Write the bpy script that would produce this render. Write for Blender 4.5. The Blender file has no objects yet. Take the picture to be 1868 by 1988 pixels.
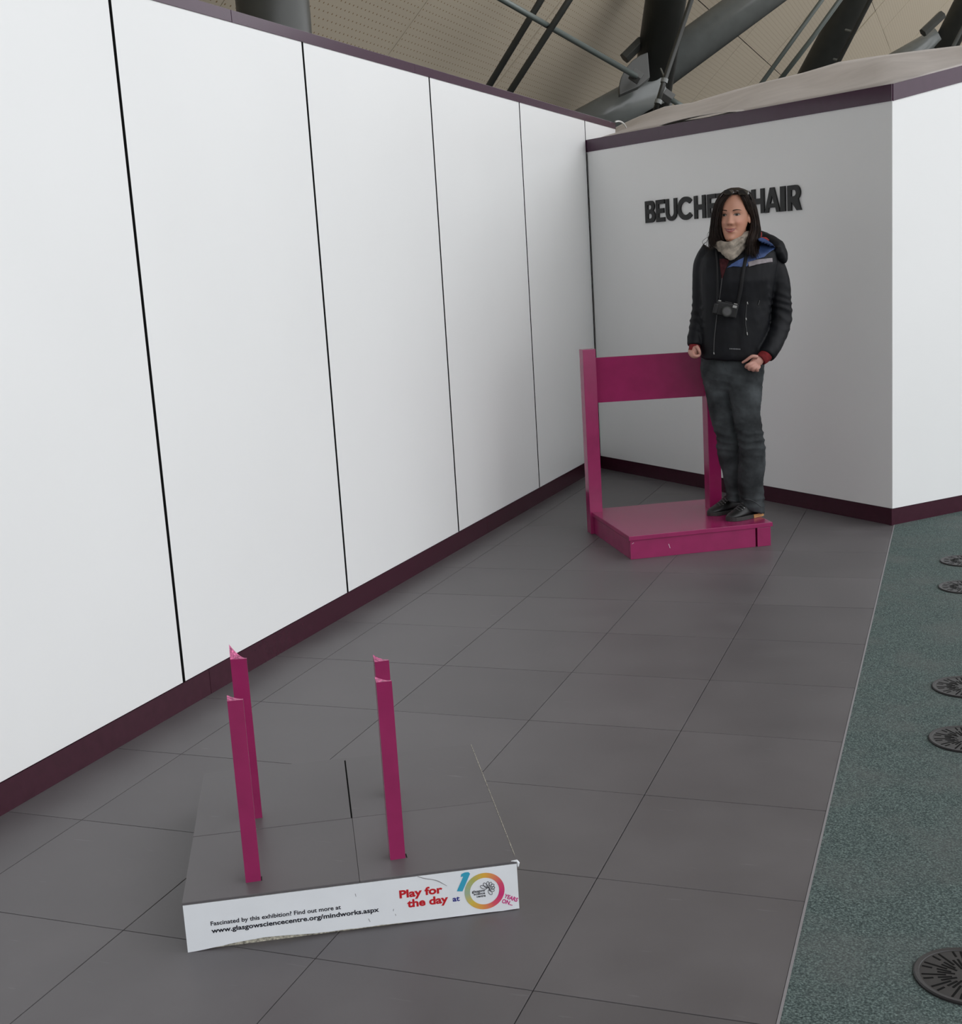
import bpy, bmesh, math, random
import numpy as np
from mathutils import Vector, Matrix, noise
from mathutils.bvhtree import BVHTree
from mathutils.geometry import delaunay_2d_cdt

random.seed(7)
S = bpy.context.scene
COL = S.collection

# ------------------------------------------------------------------ camera
F_PX = 2476.164
CAM = Vector((2.306549, -2.237837, 1.454967))
RT = Vector((0.9364696, 0.3454083, -0.0609735)).normalized()
FW = Vector((-0.3506389, 0.9175727, -0.1873838)).normalized()
UP = RT.cross(FW).normalized()
cd = bpy.data.cameras.new('view')
cam = bpy.data.objects.new('view', cd)
COL.objects.link(cam)
cd.sensor_fit = 'HORIZONTAL'
cd.sensor_width = 36.0
cd.lens = F_PX / 1868.0 * 36.0
cd.clip_start = 0.05
cd.clip_end = 300
m = Matrix((RT, UP, -FW)).transposed().to_4x4()
m.translation = CAM
cam.matrix_world = m
S.camera = cam

# ------------------------------------------------------------------ light
w = bpy.data.worlds.new('overcast_sky')
S.world = w
w.use_nodes = True
bg = w.node_tree.nodes['Background']
bg.inputs['Color'].default_value = (0.95, 0.97, 1.0, 1)
bg.inputs['Strength'].default_value = 1.0

S.view_settings.view_transform = 'Standard'
S.view_settings.look = 'None'
S.view_settings.gamma = 1.0
S.view_settings.use_curve_mapping = False
S.view_settings.exposure = 0.97


# ------------------------------------------------------------------ helpers
def lin(*c):
    return tuple(((v / 255) / 12.92 if v / 255 <= 0.04045 else ((v / 255 + 0.055) / 1.055) ** 2.4) for v in c)


def ray(px, py):
    return FW + RT * ((px - 934.0) / F_PX) - UP * ((py - 994.0) / F_PX)


def at(px, py, depth):
    return CAM + ray(px, py) * depth


def on_plane(px, py, p0, n):
    d = ray(px, py)
    return CAM + d * ((Vector(p0) - CAM).dot(n) / d.dot(n))


def on_z(px, py, z=0.0):
    d = ray(px, py)
    return CAM + d * ((z - CAM.z) / d.z)


def newmat(name, base, rough=0.5, spec=0.5, metal=0.0, nscale=0, namt=0.0, detail=4, bump=0.0, bscale=200, coat=0.0):
    mt = bpy.data.materials.new(name)
    mt.use_nodes = True
    nt = mt.node_tree
    b = nt.nodes['Principled BSDF']
    b.inputs['Base Color'].default_value = (*base, 1)
    b.inputs['Roughness'].default_value = rough
    b.inputs['Specular IOR Level'].default_value = spec
    b.inputs['Metallic'].default_value = metal
    b.inputs['Coat Weight'].default_value = coat
    tc = nt.nodes.new('ShaderNodeTexCoord')
    if nscale:
        n = nt.nodes.new('ShaderNodeTexNoise')
        n.inputs['Scale'].default_value = nscale
        n.inputs['Detail'].default_value = detail
        nt.links.new(tc.outputs['Object'], n.inputs['Vector'])
        r = nt.nodes.new('ShaderNodeValToRGB')
        r.color_ramp.elements[0].position = 0.3
        r.color_ramp.elements[1].position = 0.7
        r.color_ramp.elements[0].color = (*[c * (1 - namt) for c in base], 1)
        r.color_ramp.elements[1].color = (*[min(1, c * (1 + namt)) for c in base], 1)
        nt.links.new(n.outputs['Fac'], r.inputs['Fac'])
        nt.links.new(r.outputs['Color'], b.inputs['Base Color'])
    if bump:
        n2 = nt.nodes.new('ShaderNodeTexNoise')
        n2.inputs['Scale'].default_value = bscale
        n2.inputs['Detail'].default_value = 3
        nt.links.new(tc.outputs['Object'], n2.inputs['Vector'])
        bp = nt.nodes.new('ShaderNodeBump')
        bp.inputs['Strength'].default_value = bump
        bp.inputs['Distance'].default_value = 0.002
        nt.links.new(n2.outputs['Fac'], bp.inputs['Height'])
        nt.links.new(bp.outputs['Normal'], b.inputs['Normal'])
    return mt


class MB:
    def __init__(self):
        self.v, self.f = [], []

    def add(self, vs, fs):
        o = len(self.v)
        self.v += [Vector(p) for p in vs]
        self.f += [tuple(o + i for i in f) for f in fs]

    def box(self, o, ex, ey, ez):
        """corner o and three edge vectors"""
        o, ex, ey, ez = Vector(o), Vector(ex), Vector(ey), Vector(ez)
        p = [o, o + ex, o + ex + ey, o + ey]
        self.add(p + [q + ez for q in p], [(0, 3, 2, 1), (4, 5, 6, 7), (0, 1, 5, 4), (1, 2, 6, 5), (2, 3, 7, 6), (3, 0, 4, 7)])

    def prism(self, poly, ext):
        """planar polygon of 3D points, extruded by vector"""
        n = len(poly)
        ext = Vector(ext)
        vs = [Vector(p) for p in poly] + [Vector(p) + ext for p in poly]
        fs = [tuple(range(n - 1, -1, -1)), tuple(range(n, 2 * n))]
        fs += [(i, (i + 1) % n, n + (i + 1) % n, n + i) for i in range(n)]
        self.add(vs, fs)

    def rings(self, rr, caps=True, closed=False):
        n = len(rr[0])
        vs = [p for r in rr for p in r]
        fs = []
        k = len(rr)
        for i in range(k if closed else k - 1):
            a, b = i * n, ((i + 1) % k) * n
            for j in range(n):
                fs.append((a + j, a + (j + 1) % n, b + (j + 1) % n, b + j))
        if caps and not closed:
            fs.append(tuple(range(n - 1, -1, -1)))
            fs.append(tuple((k - 1) * n + j for j in range(n)))
        self.add(vs, fs)

    def tube(self, pts, rad, n=12, sub=1, flat=None, closed=False):
        pts = [Vector(p) for p in pts]
        rad = [rad] * len(pts) if isinstance(rad, (int, float)) else list(rad)
        if sub > 1 and len(pts) > 2:
            pts, rad = spline(pts, rad, sub)
        rr = []
        prev = None
        for i, p in enumerate(pts):
            a = pts[max(0, i - 1)]
            b = pts[min(len(pts) - 1, i + 1)]
            if closed:
                a, b = pts[i - 1], pts[(i + 1) % len(pts)]
            t = (b - a).normalized()
            if prev is None:
                s = t.cross(Vector((0, 0, 1)) if abs(t.z) < 0.9 else Vector((0, 1, 0))).normalized()
            else:
                s = (prev - t * prev.dot(t)).normalized()
            prev = s
            q = t.cross(s)
            fl = 1.0 if flat is None else flat
            rr.append([p + (s * math.cos(2 * math.pi * j / n) + q * math.sin(2 * math.pi * j / n) * fl) * rad[i] for j in range(n)])
        self.rings(rr, closed=closed)

    def ellipsoid(self, c, ax, ay, az, nu=16, nv=10):
        c = Vector(c)
        rr = []
        for i in range(nv + 1):
            ph = math.pi * (i + 0.02) / (nv + 0.04)
            rr.append([c + Vector(ax) * (math.sin(ph) * math.cos(2 * math.pi * j / nu)) + Vector(ay) * (math.sin(ph) * math.sin(2 * math.pi * j / nu)) - Vector(az) * math.cos(ph) for j in range(nu)])
        self.rings(rr)

    def build(self, name, mat, parent=None, smooth=False, bevel=0, recalc=True):
        me = bpy.data.meshes.new(name)
        vs = self.v
        if parent is not None and parent.name in ROOT_INV:
            mi = ROOT_INV[parent.name]
            vs = [mi @ p for p in vs]
        me.from_pydata([tuple(p) for p in vs], [], self.f)
        if recalc or bevel:
            bm = bmesh.new()
            bm.from_mesh(me)
            if recalc:
                bmesh.ops.recalc_face_normals(bm, faces=bm.faces)
            if bevel:
                bmesh.ops.bevel(bm, geom=[e for e in bm.edges if len(e.link_faces) == 2 and e.calc_face_angle(0) > 0.5], offset=bevel, segments=2, profile=0.6, affect='EDGES')
            bm.to_mesh(me)
            bm.free()
        if smooth:
            for p in me.polygons:
                p.use_smooth = True
        me.materials.append(mat)
        o = bpy.data.objects.new(name, me)
        COL.objects.link(o)
        if parent is not None:
            o.parent = parent
            ROOT_INV[o.name] = ROOT_INV.get(parent.name, Matrix())
        else:
            ROOT_INV[o.name] = Matrix()
        return o


ROOT_INV = {}


def spline(pts, rad, sub):
    op, orr = [], []
    n = len(pts)
    for i in range(n - 1):
        p0, p1, p2, p3 = pts[max(0, i - 1)], pts[i], pts[i + 1], pts[min(n - 1, i + 2)]
        for k in range(sub):
            t = k / sub
            op.append(0.5 * ((2 * p1) + (p2 - p0) * t + (2 * p0 - 5 * p1 + 4 * p2 - p3) * t * t + (3 * p1 - p0 - 3 * p2 + p3) * t ** 3))
            orr.append(rad[i] * (1 - t) + rad[i + 1] * t)
    op.append(pts[-1])
    orr.append(rad[-1])
    return op, orr


def thing(name, label, cat, loc=(0, 0, 0), rz=0.0, group=None):
    o = bpy.data.objects.new(name, None)
    COL.objects.link(o)
    o.location = loc
    o.rotation_euler = (0, 0, rz)
    o.empty_display_size = 0.1
    ROOT_INV[o.name] = (Matrix.Translation(loc) @ Matrix.Rotation(rz, 4, 'Z')).inverted()
    o['label'] = label
    o['category'] = cat
    if group:
        o['group'] = group
    return o


def tag(o, label, cat, group=None):
    o['label'] = label
    o['category'] = cat
    if group:
        o['group'] = group
    return o


def structure(name):
    o = bpy.data.objects.new(name, None)
    COL.objects.link(o)
    o['kind'] = 'structure'
    ROOT_INV[o.name] = Matrix()
    return o


def mesh_from_curve(cu):
    o = bpy.data.objects.new('tmp', cu)
    COL.objects.link(o)
    dg = bpy.context.evaluated_depsgraph_get()
    me = bpy.data.meshes.new_from_object(o.evaluated_get(dg))
    bpy.data.objects.remove(o)
    vs = [v.co.copy() for v in me.vertices]
    fs = [tuple(p.vertices) for p in me.polygons]
    bpy.data.meshes.remove(me)
    return vs, fs


def text_mesh(body, size, offset=0.0, extrude=0.0003, spacing=1.0):
    cu = bpy.data.curves.new('txt', 'FONT')
    cu.body = body
    cu.size = size
    cu.offset = offset
    cu.extrude = extrude
    cu.space_character = spacing
    cu.resolution_u = 4
    return mesh_from_curve(cu)


def outline_mesh(loops, extrude):
    """filled 2D outline with holes"""
    cu = bpy.data.curves.new('outl', 'CURVE')
    cu.dimensions = '2D'
    cu.fill_mode = 'BOTH'
    cu.extrude = extrude
    for lp in loops:
        sp = cu.splines.new('POLY')
        sp.points.add(len(lp) - 1)
        for p, q in zip(sp.points, lp):
            p.co = (q[0], q[1], 0, 1)
        sp.use_cyclic_u = True
    return mesh_from_curve(cu)


def remesh(o, voxel, smooth=0):
    md = o.modifiers.new('r', 'REMESH')
    md.mode = 'VOXEL'
    md.voxel_size = voxel
    md.use_smooth_shade = True
    if smooth:
        ms = o.modifiers.new('s', 'SMOOTH')
        ms.iterations = smooth
        ms.factor = 0.5
    dg = bpy.context.evaluated_depsgraph_get()
    me = bpy.data.meshes.new_from_object(o.evaluated_get(dg))
    old = o.data
    mats = list(old.materials)
    o.modifiers.clear()
    o.data = me
    me.name = o.name
    me.materials.clear()
    for mt in mats:
        me.materials.append(mt)
    bpy.data.meshes.remove(old)
    for p in me.polygons:
        p.use_smooth = True
    return o


# ------------------------------------------------------------------ materials
M = {}
M['white_panel'] = newmat('white_laminate', (0.80, 0.805, 0.80), 0.38, 0.45, nscale=1.5, namt=0.012)
M['backing'] = newmat('dark_backing', (0.012, 0.012, 0.012), 0.8, 0.2)
M['plum'] = newmat('plum_gloss_trim', (0.047, 0.0115, 0.022), 0.26, 0.4, nscale=30, namt=0.1)
M['plum_top'] = newmat('plum_top_trim', (0.047, 0.0130, 0.035), 0.16, 0.5, nscale=20, namt=0.06)
M['magenta'] = newmat('magenta_paint', (0.275, 0.0155, 0.093), 0.20, 0.5, nscale=14, namt=0.07, bump=0.05, bscale=60)
M['cut_wood'] = newmat('cut_pink_wood', (0.50, 0.12, 0.25), 0.6, 0.3, nscale=150, namt=0.7)
M['sticker'] = newmat('white_vinyl', (0.78, 0.81, 0.84), 0.35, 0.5, nscale=9, namt=0.03)
M['chipboard'] = newmat('chipboard', (0.42, 0.40, 0.33), 0.9, 0.2, nscale=160, namt=0.65, detail=6)
M['steel_dark'] = newmat('dark_grey_steel', (0.042, 0.044, 0.040), 0.38, 0.5, nscale=6, namt=0.1)
M['steel_light'] = newmat('grey_steel', (0.17, 0.182, 0.175), 0.22, 0.6, nscale=6, namt=0.08)
M['steel_mid'] = newmat('mid_grey_steel', (0.095, 0.097, 0.094), 0.4, 0.5)
M['steel_rod'] = newmat('grey_green_rod', (0.12, 0.145, 0.135), 0.35, 0.6)
M['black_letter'] = newmat('black_letter_acrylic', (0.010, 0.010, 0.010), 0.45, 0.4)
M['ink_black'] = newmat('printed_black', (0.012, 0.012, 0.02), 0.5, 0.3)
M['ink_red'] = newmat('printed_red', (0.50, 0.012, 0.02), 0.5, 0.3)
M['ink_navy'] = newmat('printed_navy', (0.03, 0.03, 0.22), 0.5, 0.3)
M['ink_blue'] = newmat('printed_blue', (0.04, 0.34, 0.50), 0.5, 0.3)
M['ink_pink'] = newmat('printed_pink', (0.55, 0.02, 0.20), 0.5, 0.3)
M['grey_line'] = newmat('scratch_grey', (0.16, 0.15, 0.16), 0.6, 0.3)
M['rubber'] = newmat('vent_rubber_grey', (0.020, 0.0185, 0.0195), 0.45, 0.5, nscale=60, namt=0.15)
M['vent_hole'] = newmat('vent_dark', (0.006, 0.006, 0.006), 0.8, 0.1)
M['joint'] = newmat('tile_joint_dirt', (0.025, 0.023, 0.023), 0.9, 0.1)
M['aluminium'] = newmat('edge_strip_metal', (0.23, 0.22, 0.23), 0.4, 0.5)
M['concrete'] = newmat('hall_concrete', (0.22, 0.21, 0.20), 0.8, 0.2, nscale=2, namt=0.1)
M['warm_bounce'] = newmat('rear_wall_bounce_tone', (0.46, 0.33, 0.21), 0.7, 0.3, nscale=2, namt=0.1)  # for the unseen rear wall, coloured warm for its bounce onto the booth


def floor_tile_mat():
    mt = newmat('slate_grey_vinyl', (0.098, 0.092, 0.094), 0.42, 0.5)
    nt = mt.node_tree
    b = nt.nodes['Principled BSDF']
    g = nt.nodes.new('ShaderNodeNewGeometry')
    oi = nt.nodes.new('ShaderNodeObjectInfo')
    n1 = nt.nodes.new('ShaderNodeTexNoise')
    n1.inputs['Scale'].default_value = 3.5
    n1.inputs['Detail'].default_value = 5
    nt.links.new(g.outputs['Position'], n1.inputs['Vector'])
    # long thin scuffs
    mp = nt.nodes.new('ShaderNodeMapping')
    mp.inputs['Rotation'].default_value = (0, 0, 0.6)
    mp.inputs['Scale'].default_value = (9, 60, 1)
    nt.links.new(g.outputs['Position'], mp.inputs['Vector'])
    n2 = nt.nodes.new('ShaderNodeTexNoise')
    n2.inputs['Scale'].default_value = 1.0
    n2.inputs['Detail'].default_value = 2
    nt.links.new(mp.outputs['Vector'], n2.inputs['Vector'])
    r2 = nt.nodes.new('ShaderNodeValToRGB')
    r2.color_ramp.elements[0].position = 0.71
    r2.color_ramp.elements[1].position = 0.80
    nt.links.new(n2.outputs['Fac'], r2.inputs['Fac'])
    r1 = nt.nodes.new('ShaderNodeValToRGB')
    r1.color_ramp.elements[0].color = (0.092, 0.085, 0.089, 1)
    r1.color_ramp.elements[1].color = (0.116, 0.108, 0.112, 1)
    r1.color_ramp.elements[0].position = 0.3
    r1.color_ramp.elements[1].position = 0.7
    nt.links.new(n1.outputs['Fac'], r1.inputs['Fac'])
    mx = nt.nodes.new('ShaderNodeMixRGB')
    mx.inputs['Color2'].default_value = (0.20, 0.195, 0.20, 1)
    sc = nt.nodes.new('ShaderNodeMath')
    sc.operation = 'MULTIPLY'
    sc.inputs[1].default_value = 0.45
    nt.links.new(r2.outputs['Color'], sc.inputs[0])
    nt.links.new(sc.outputs[0], mx.inputs['Fac'])
    nt.links.new(r1.outputs['Color'], mx.inputs['Color1'])
    # each tile a shade of its own
    hv = nt.nodes.new('ShaderNodeHueSaturation')
    ma = nt.nodes.new('ShaderNodeMapRange')
    ma.inputs['To Min'].default_value = 0.94
    ma.inputs['To Max'].default_value = 1.06
    nt.links.new(oi.outputs['Random'], ma.inputs['Value'])
    nt.links.new(ma.outputs['Result'], hv.inputs['Value'])
    nt.links.new(mx.outputs['Color'], hv.inputs['Color'])
    nt.links.new(hv.outputs['Color'], b.inputs['Base Color'])
    rr = nt.nodes.new('ShaderNodeMapRange')
    rr.inputs['To Min'].default_value = 0.36
    rr.inputs['To Max'].default_value = 0.5
    nt.links.new(n1.outputs['Fac'], rr.inputs['Value'])
    nt.links.new(rr.outputs['Result'], b.inputs['Roughness'])
    return mt


def carpet_mat():
    mt = newmat('green_grey_carpet', (0.09, 0.13, 0.12), 0.95, 0.15)
    nt = mt.node_tree
    b = nt.nodes['Principled BSDF']
    g = nt.nodes.new('ShaderNodeNewGeometry')
    n1 = nt.nodes.new('ShaderNodeTexNoise')
    n1.inputs['Scale'].default_value = 210
    n1.inputs['Detail'].default_value = 3
    n1.inputs['Roughness'].default_value = 0.7
    nt.links.new(g.outputs['Position'], n1.inputs['Vector'])
    r1 = nt.nodes.new('ShaderNodeValToRGB')
    el = r1.color_ramp.elements
    el[0].position = 0.30
    el[0].color = (0.024, 0.034, 0.034, 1)
    el[1].position = 0.72
    el[1].color = (0.22, 0.285, 0.267, 1)
    e = el.new(0.5)
    e.color = (0.078, 0.105, 0.101, 1)
    nt.links.new(n1.outputs['Fac'], r1.inputs['Fac'])
    n2 = nt.nodes.new('ShaderNodeTexNoise')
    n2.inputs['Scale'].default_value = 5
    n2.inputs['Detail'].default_value = 4
    nt.links.new(g.outputs['Position'], n2.inputs['Vector'])
    mx = nt.nodes.new('ShaderNodeMixRGB')
    mx.blend_type = 'MIX'
    mx.inputs['Color2'].default_value = (0.135, 0.14, 0.135, 1)
    ra = nt.nodes.new('ShaderNodeMapRange')
    ra.inputs['From Min'].default_value = 0.45
    ra.inputs['From Max'].default_value = 0.75
    ra.inputs['To Max'].default_value = 0.5
    nt.links.new(n2.outputs['Fac'], ra.inputs['Value'])
    nt.links.new(ra.outputs['Result'], mx.inputs['Fac'])
    nt.links.new(r1.outputs['Color'], mx.inputs['Color1'])
    nt.links.new(mx.outputs['Color'], b.inputs['Base Color'])
    bp = nt.nodes.new('ShaderNodeBump')
    bp.inputs['Strength'].default_value = 0.6
    bp.inputs['Distance'].default_value = 0.004
    nt.links.new(n1.outputs['Fac'], bp.inputs['Height'])
    nt.links.new(bp.outputs['Normal'], b.inputs['Normal'])
    return mt


def perforated_mat():
    """beige sheet with rows of punched holes (object space: x along the row, y up the slope)"""
    mt = newmat('perforated_beige_sheet', (0.80, 0.69, 0.51), 0.6, 0.3)
    nt = mt.node_tree
    b = nt.nodes['Principled BSDF']
    tc = nt.nodes.new('ShaderNodeTexCoord')
    sp = nt.nodes.new('ShaderNodeSeparateXYZ')
    nt.links.new(tc.outputs['Object'], sp.inputs[0])

    def cell(out, pitch):
        d = nt.nodes.new('ShaderNodeMath')
        d.operation = 'DIVIDE'
        d.inputs[1].default_value = pitch
        nt.links.new(out, d.inputs[0])
        f = nt.nodes.new('ShaderNodeMath')
        f.operation = 'FRACT'
        nt.links.new(d.outputs[0], f.inputs[0])
        s = nt.nodes.new('ShaderNodeMath')
        s.operation = 'SUBTRACT'
        s.inputs[1].default_value = 0.5
        nt.links.new(f.outputs[0], s.inputs[0])
        p = nt.nodes.new('ShaderNodeMath')
        p.operation = 'MULTIPLY'
        p.inputs[1].default_value = pitch
        nt.links.new(s.outputs[0], p.inputs[0])
        q = nt.nodes.new('ShaderNodeMath')
        q.operation = 'POWER'
        q.inputs[1].default_value = 2
        nt.links.new(p.outputs[0], q.inputs[0])
        return q.outputs[0]
    a = cell(sp.outputs['X'], 0.080)
    c = cell(sp.outputs['Y'], 0.068)
    ad = nt.nodes.new('ShaderNodeMath')
    ad.operation = 'ADD'
    nt.links.new(a, ad.inputs[0])
    nt.links.new(c, ad.inputs[1])
    lt = nt.nodes.new('ShaderNodeMath')
    lt.operation = 'LESS_THAN'
    lt.inputs[1].default_value = 0.0085 ** 2
    nt.links.new(ad.outputs[0], lt.inputs[0])
    mx = nt.nodes.new('ShaderNodeMixRGB')
    mx.inputs['Color1'].default_value = (0.55, 0.48, 0.37, 1)
    mx.inputs['Color2'].default_value = (0.24, 0.15, 0.065, 1)
    nt.links.new(lt.outputs[0], mx.inputs['Fac'])
    nt.links.new(mx.outputs['Color'], b.inputs['Base Color'])
    return mt


M['tile'] = floor_tile_mat()
M['carpet'] = carpet_mat()
M['perf'] = perforated_mat()

# ------------------------------------------------------------------ floor
floor = structure('floor')
mb = MB()
mb.box((-9, -12, -0.30), (49, 0, 0), (0, 82, 0), (0, 0, 0.288))
mb.build('screed', M['joint'], floor)
J = 0.0012
X_EDGE = 1.9881


def tile_mesh(wx):
    t = MB()
    t.box((J, J, -0.011), (wx - 2 * J, 0, 0), (0, 0.5 - 2 * J, 0), (0, 0, 0.011))
    o = t.build('tile', M['tile'], floor, bevel=0.0010)
    me = o.data
    bpy.data.objects.remove(o)
    return me


tm_full, tm_last = tile_mesh(0.5), tile_mesh(X_EDGE - 1.5)
for c in range(-1, 4):
    for r in range(-5, 13):
        if r >= 11 and c >= 3:
            continue
        o = bpy.data.objects.new('tile', tm_last if c == 3 else tm_full)
        COL.objects.link(o)
        o.location = (c * 0.5, r * 0.5, random.uniform(-0.0004, 0.0))
        o.parent = floor
mb = MB()
mb.box((X_EDGE, -3.0, -0.011), (0.006, 0, 0), (0, 7.7, 0), (0, 0, 0.0125))
mb.build('edging_strip', M['aluminium'], floor)
for x0, x1 in ((X_EDGE + 0.006, 2.2262), (2.2264, 2.7262), (2.7264, 3.2262), (3.2264, 5.5)):
    mb = MB()
    mb.box((x0, -3.0, -0.011), (x1 - x0, 0, 0), (0, 12.0, 0), (0, 0, 0.0125))
    mb.build('carpet', M['carpet'], floor)
mb = MB()
mb.box((5.5, -12, -0.011), (34, 0, 0), (0, 82, 0), (0, 0, 0.010))
mb.build('unseen_paving', newmat('roof_bounce_paving', (0.42, 0.40, 0.37), 0.8, 0.2, nscale=2, namt=0.1), floor)  # unseen ground outside, added and made pale to bounce light onto the roof

# ------------------------------------------------------------------ left wall
LA, LB = -0.264722, 0.0254861
lt_ = Vector((LB, 1, 0)).normalized()
ln_ = Vector((1, -LB, 0)).normalized()


def LW(y, z, d=0.0):
    return Vector((LA + LB * y, y, z)) + ln_ * d


wall_left = structure('wall_left')
seams = [-5.0, -3.61, -2.36, -1.11, 0.137, 1.3865, 2.6225, 3.8866, 5.1901, 6.494, 7.262]
ZS, ZTB, ZTT = 0.0947, 2.3963, 2.4402
for a, b in zip(seams[:-1], seams[1:]):
    mb = MB()
    g = 0.0075
    mb.box(LW(a + g, ZS + 0.003, -0.018), lt_ * (b - a - 2 * g), ln_ * 0.018, (0, 0, ZTB - ZS - 0.003))
    po = mb.build('panel', M['white_panel'], wall_left)
    po.data.materials.append(M['backing'])
    for q in po.data.polygons:
        if abs(q.normal.dot(lt_)) > 0.9:
            q.material_index = 1
mb = MB()
mb.box(LW(-5, 0.0, -0.075), lt_ * 12.26, ln_ * 0.055, (0, 0, ZTB))
mb.build('wall_core', M['backing'], wall_left)
base_left = structure('baseboard_left')
for a, b in ((-5, -1.3), (-1.3, 1.545), (1.545, 4.3), (4.3, 6.56)):
    mb = MB()
    mb.box(LW(a, 0.0, -0.019), lt_ * (b - a - 0.0015), ln_ * 0.016, (0, 0, ZS - 0.002))
    mb.build('skirting_board', M['plum'], base_left)
trim1 = structure('trim_1')
for a, b in ((-5, -1.0), (-1.0, 2.1), (2.1, 3.715), (3.715, 7.262)):
    mb = MB()
    mb.box(LW(a, ZTB, -0.08), lt_ * (b - a - 0.002), ln_ * 0.083, (0, 0, ZTT - ZTB))
    mb.build('top_trim', M['plum_top'], trim1, bevel=0.001)

# ------------------------------------------------------------------ back wall and right wall of the booth
BL = Vector((LA + LB * 6.4991, 6.4991, 0))
RC = Vector((1.98254, 4.63202, 0))
bt_ = (RC - BL)
BW = bt_.length
bt_.normalize()
bn_ = Vector((bt_.y, -bt_.x, 0))            # faces the camera
ang = 0.71307
rt_ = Vector((math.sin(ang), math.cos(ang), 0))
rn_ = Vector((rt_.y, -rt_.x, 0))            # faces the hall
BS, BB, BT, DL, DR = 0.0885, 2.1403, 2.2210, 0.0477, 0.19504


def BWp(s, z, d=0.0):
    return BL + bt_ * s + Vector((0, 0, z)) + bn_ * d


def RWp(s, z, d=0.0):
    return RC + rt_ * s + Vector((0, 0, z)) + rn_ * d


wall_back = structure('wall_back')
mb = MB()
zl = lambda s, z: z + DL * (1 - s / BW)
mb.prism([BWp(0.014, BS + 0.002, 0), BWp(BW - 0.002, BS + 0.002, 0), BWp(BW - 0.002, BB, 0), BWp(0.014, zl(0.014, BB), 0)], bn_ * -0.018)
mb.build('panel', M['white_panel'], wall_back)
mb = MB()
mb.prism([BWp(-0.03, 0, -0.020), BWp(BW - 0.02, 0, -0.020), BWp(BW - 0.02, BB, -0.020), BWp(-0.03, zl(0, BB), -0.020)], bn_ * -0.05)
mb.build('wall_core', M['backing'], wall_back)
base_back = structure('baseboard_back')
mb = MB()
mb.box(BWp(0.004, 0, -0.019), bt_ * (BW - 0.006), bn_ * 0.016, (0, 0, BS - 0.001))
mb.build('skirting_board', M['plum'], base_back)
trim2 = structure('trim_2')
mb = MB()
mb.prism([BWp(0.0, zl(0, BB), 0.004), BWp(BW, BB, 0.004), BWp(BW, BT, 0.004), BWp(0.0, zl(0, BT), 0.004)], bn_ * -0.018)
mb.build('top_trim', M['plum_top'], trim2)

wall_right = structure('wall_right')
RL = 3.2
for a, b in ((0.0, 1.25), (1.25, 2.5), (2.5, RL)):
    mb = MB()
    mb.prism([RWp(a + 0.001, BS + 0.002, 0), RWp(b - 0.006, BS + 0.002, 0), RWp(b - 0.006, BB + DR * (b - 0.006), 0), RWp(a + 0.001, BB + DR * a, 0)], rn_ * -0.018)
    mb.build('panel', M['white_panel'], wall_right)
mb = MB()
mb.prism([RWp(0.02, 0, -0.02), RWp(RL, 0, -0.02), RWp(RL, BB + DR * RL, -0.02), RWp(0.02, BB, -0.02)], rn_ * -0.05)
mb.build('wall_core', M['backing'], wall_right)
base_right = structure('baseboard_right')
mb = MB()
mb.box(RWp(-0.003, 0, -0.019), rt_ * RL, rn_ * 0.0175, (0, 0, BS - 0.001))
mb.build('skirting_board', M['plum'], base_right)
trim3 = structure('trim_3')
mb = MB()
mb.prism([RWp(0.004, BB, 0.004), RWp(RL, BB + DR * RL, 0.004), RWp(RL, BT + DR * RL, 0.004), RWp(0.004, BT, 0.004)], rn_ * -0.08)
mb.build('top_trim', M['plum_top'], trim3)

# sagging grey sheet that roofs the booth
M['sheet'] = newmat('grey_roof_sheet', (0.46, 0.425, 0.405), 0.6, 0.35, nscale=5, namt=0.08, detail=6)
up_edge = [(1165, 263), (1205, 242), (1240, 226), (1290, 207), (1345, 199), (1420, 176), (1480, 160), (1560, 141), (1630, 120), (1700, 109), (1730, 105), (1800, 96), (1868, 88), (1950, 76)]
p_far = BL - bn_ * 1.25
mb = MB()
rows = []
NS = 10
for i, (px, py) in enumerate(up_edge):
    far = on_plane(px, py, p_far, bn_)
    if px <= 1730:
        s = (BW) * max(0.0, (px - 1150) / 580.0)
        near = BWp(min(s, BW), zl(min(s, BW), BT) + 0.001, -0.02)
    else:
        s = (px - 1730) / 138.0 * 0.55
        near = RWp(s, BT + DR * s + 0.001, -0.02)
    row = []
    for k in range(NS + 1):
        t = k / NS
        p = near.lerp(far, t)
        p.z += 0.02 * math.sin(math.pi * t) * math.sin(px * 0.03) + 0.012 * math.sin(t * 9 + px * 0.02) * t * (1 - t) * 3
        row.append(p)
    rows.append(row)
vs = [p for r in rows for p in r]
fs = []
n1 = NS + 1
for i in range(len(rows) - 1):
    for k in range(NS):
        fs.append((i * n1 + k, (i + 1) * n1 + k, (i + 1) * n1 + k + 1, i * n1 + k + 1))
mb.add(vs, fs)
sheet = mb.build('roof_sheet', M['sheet'], None, smooth=True)
md = sheet.modifiers.new('thick', 'SOLIDIFY')
md.thickness = 0.006
tag(sheet, 'sagging grey sheet laid over the top of the white booth walls', 'roof sheet')

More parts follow.
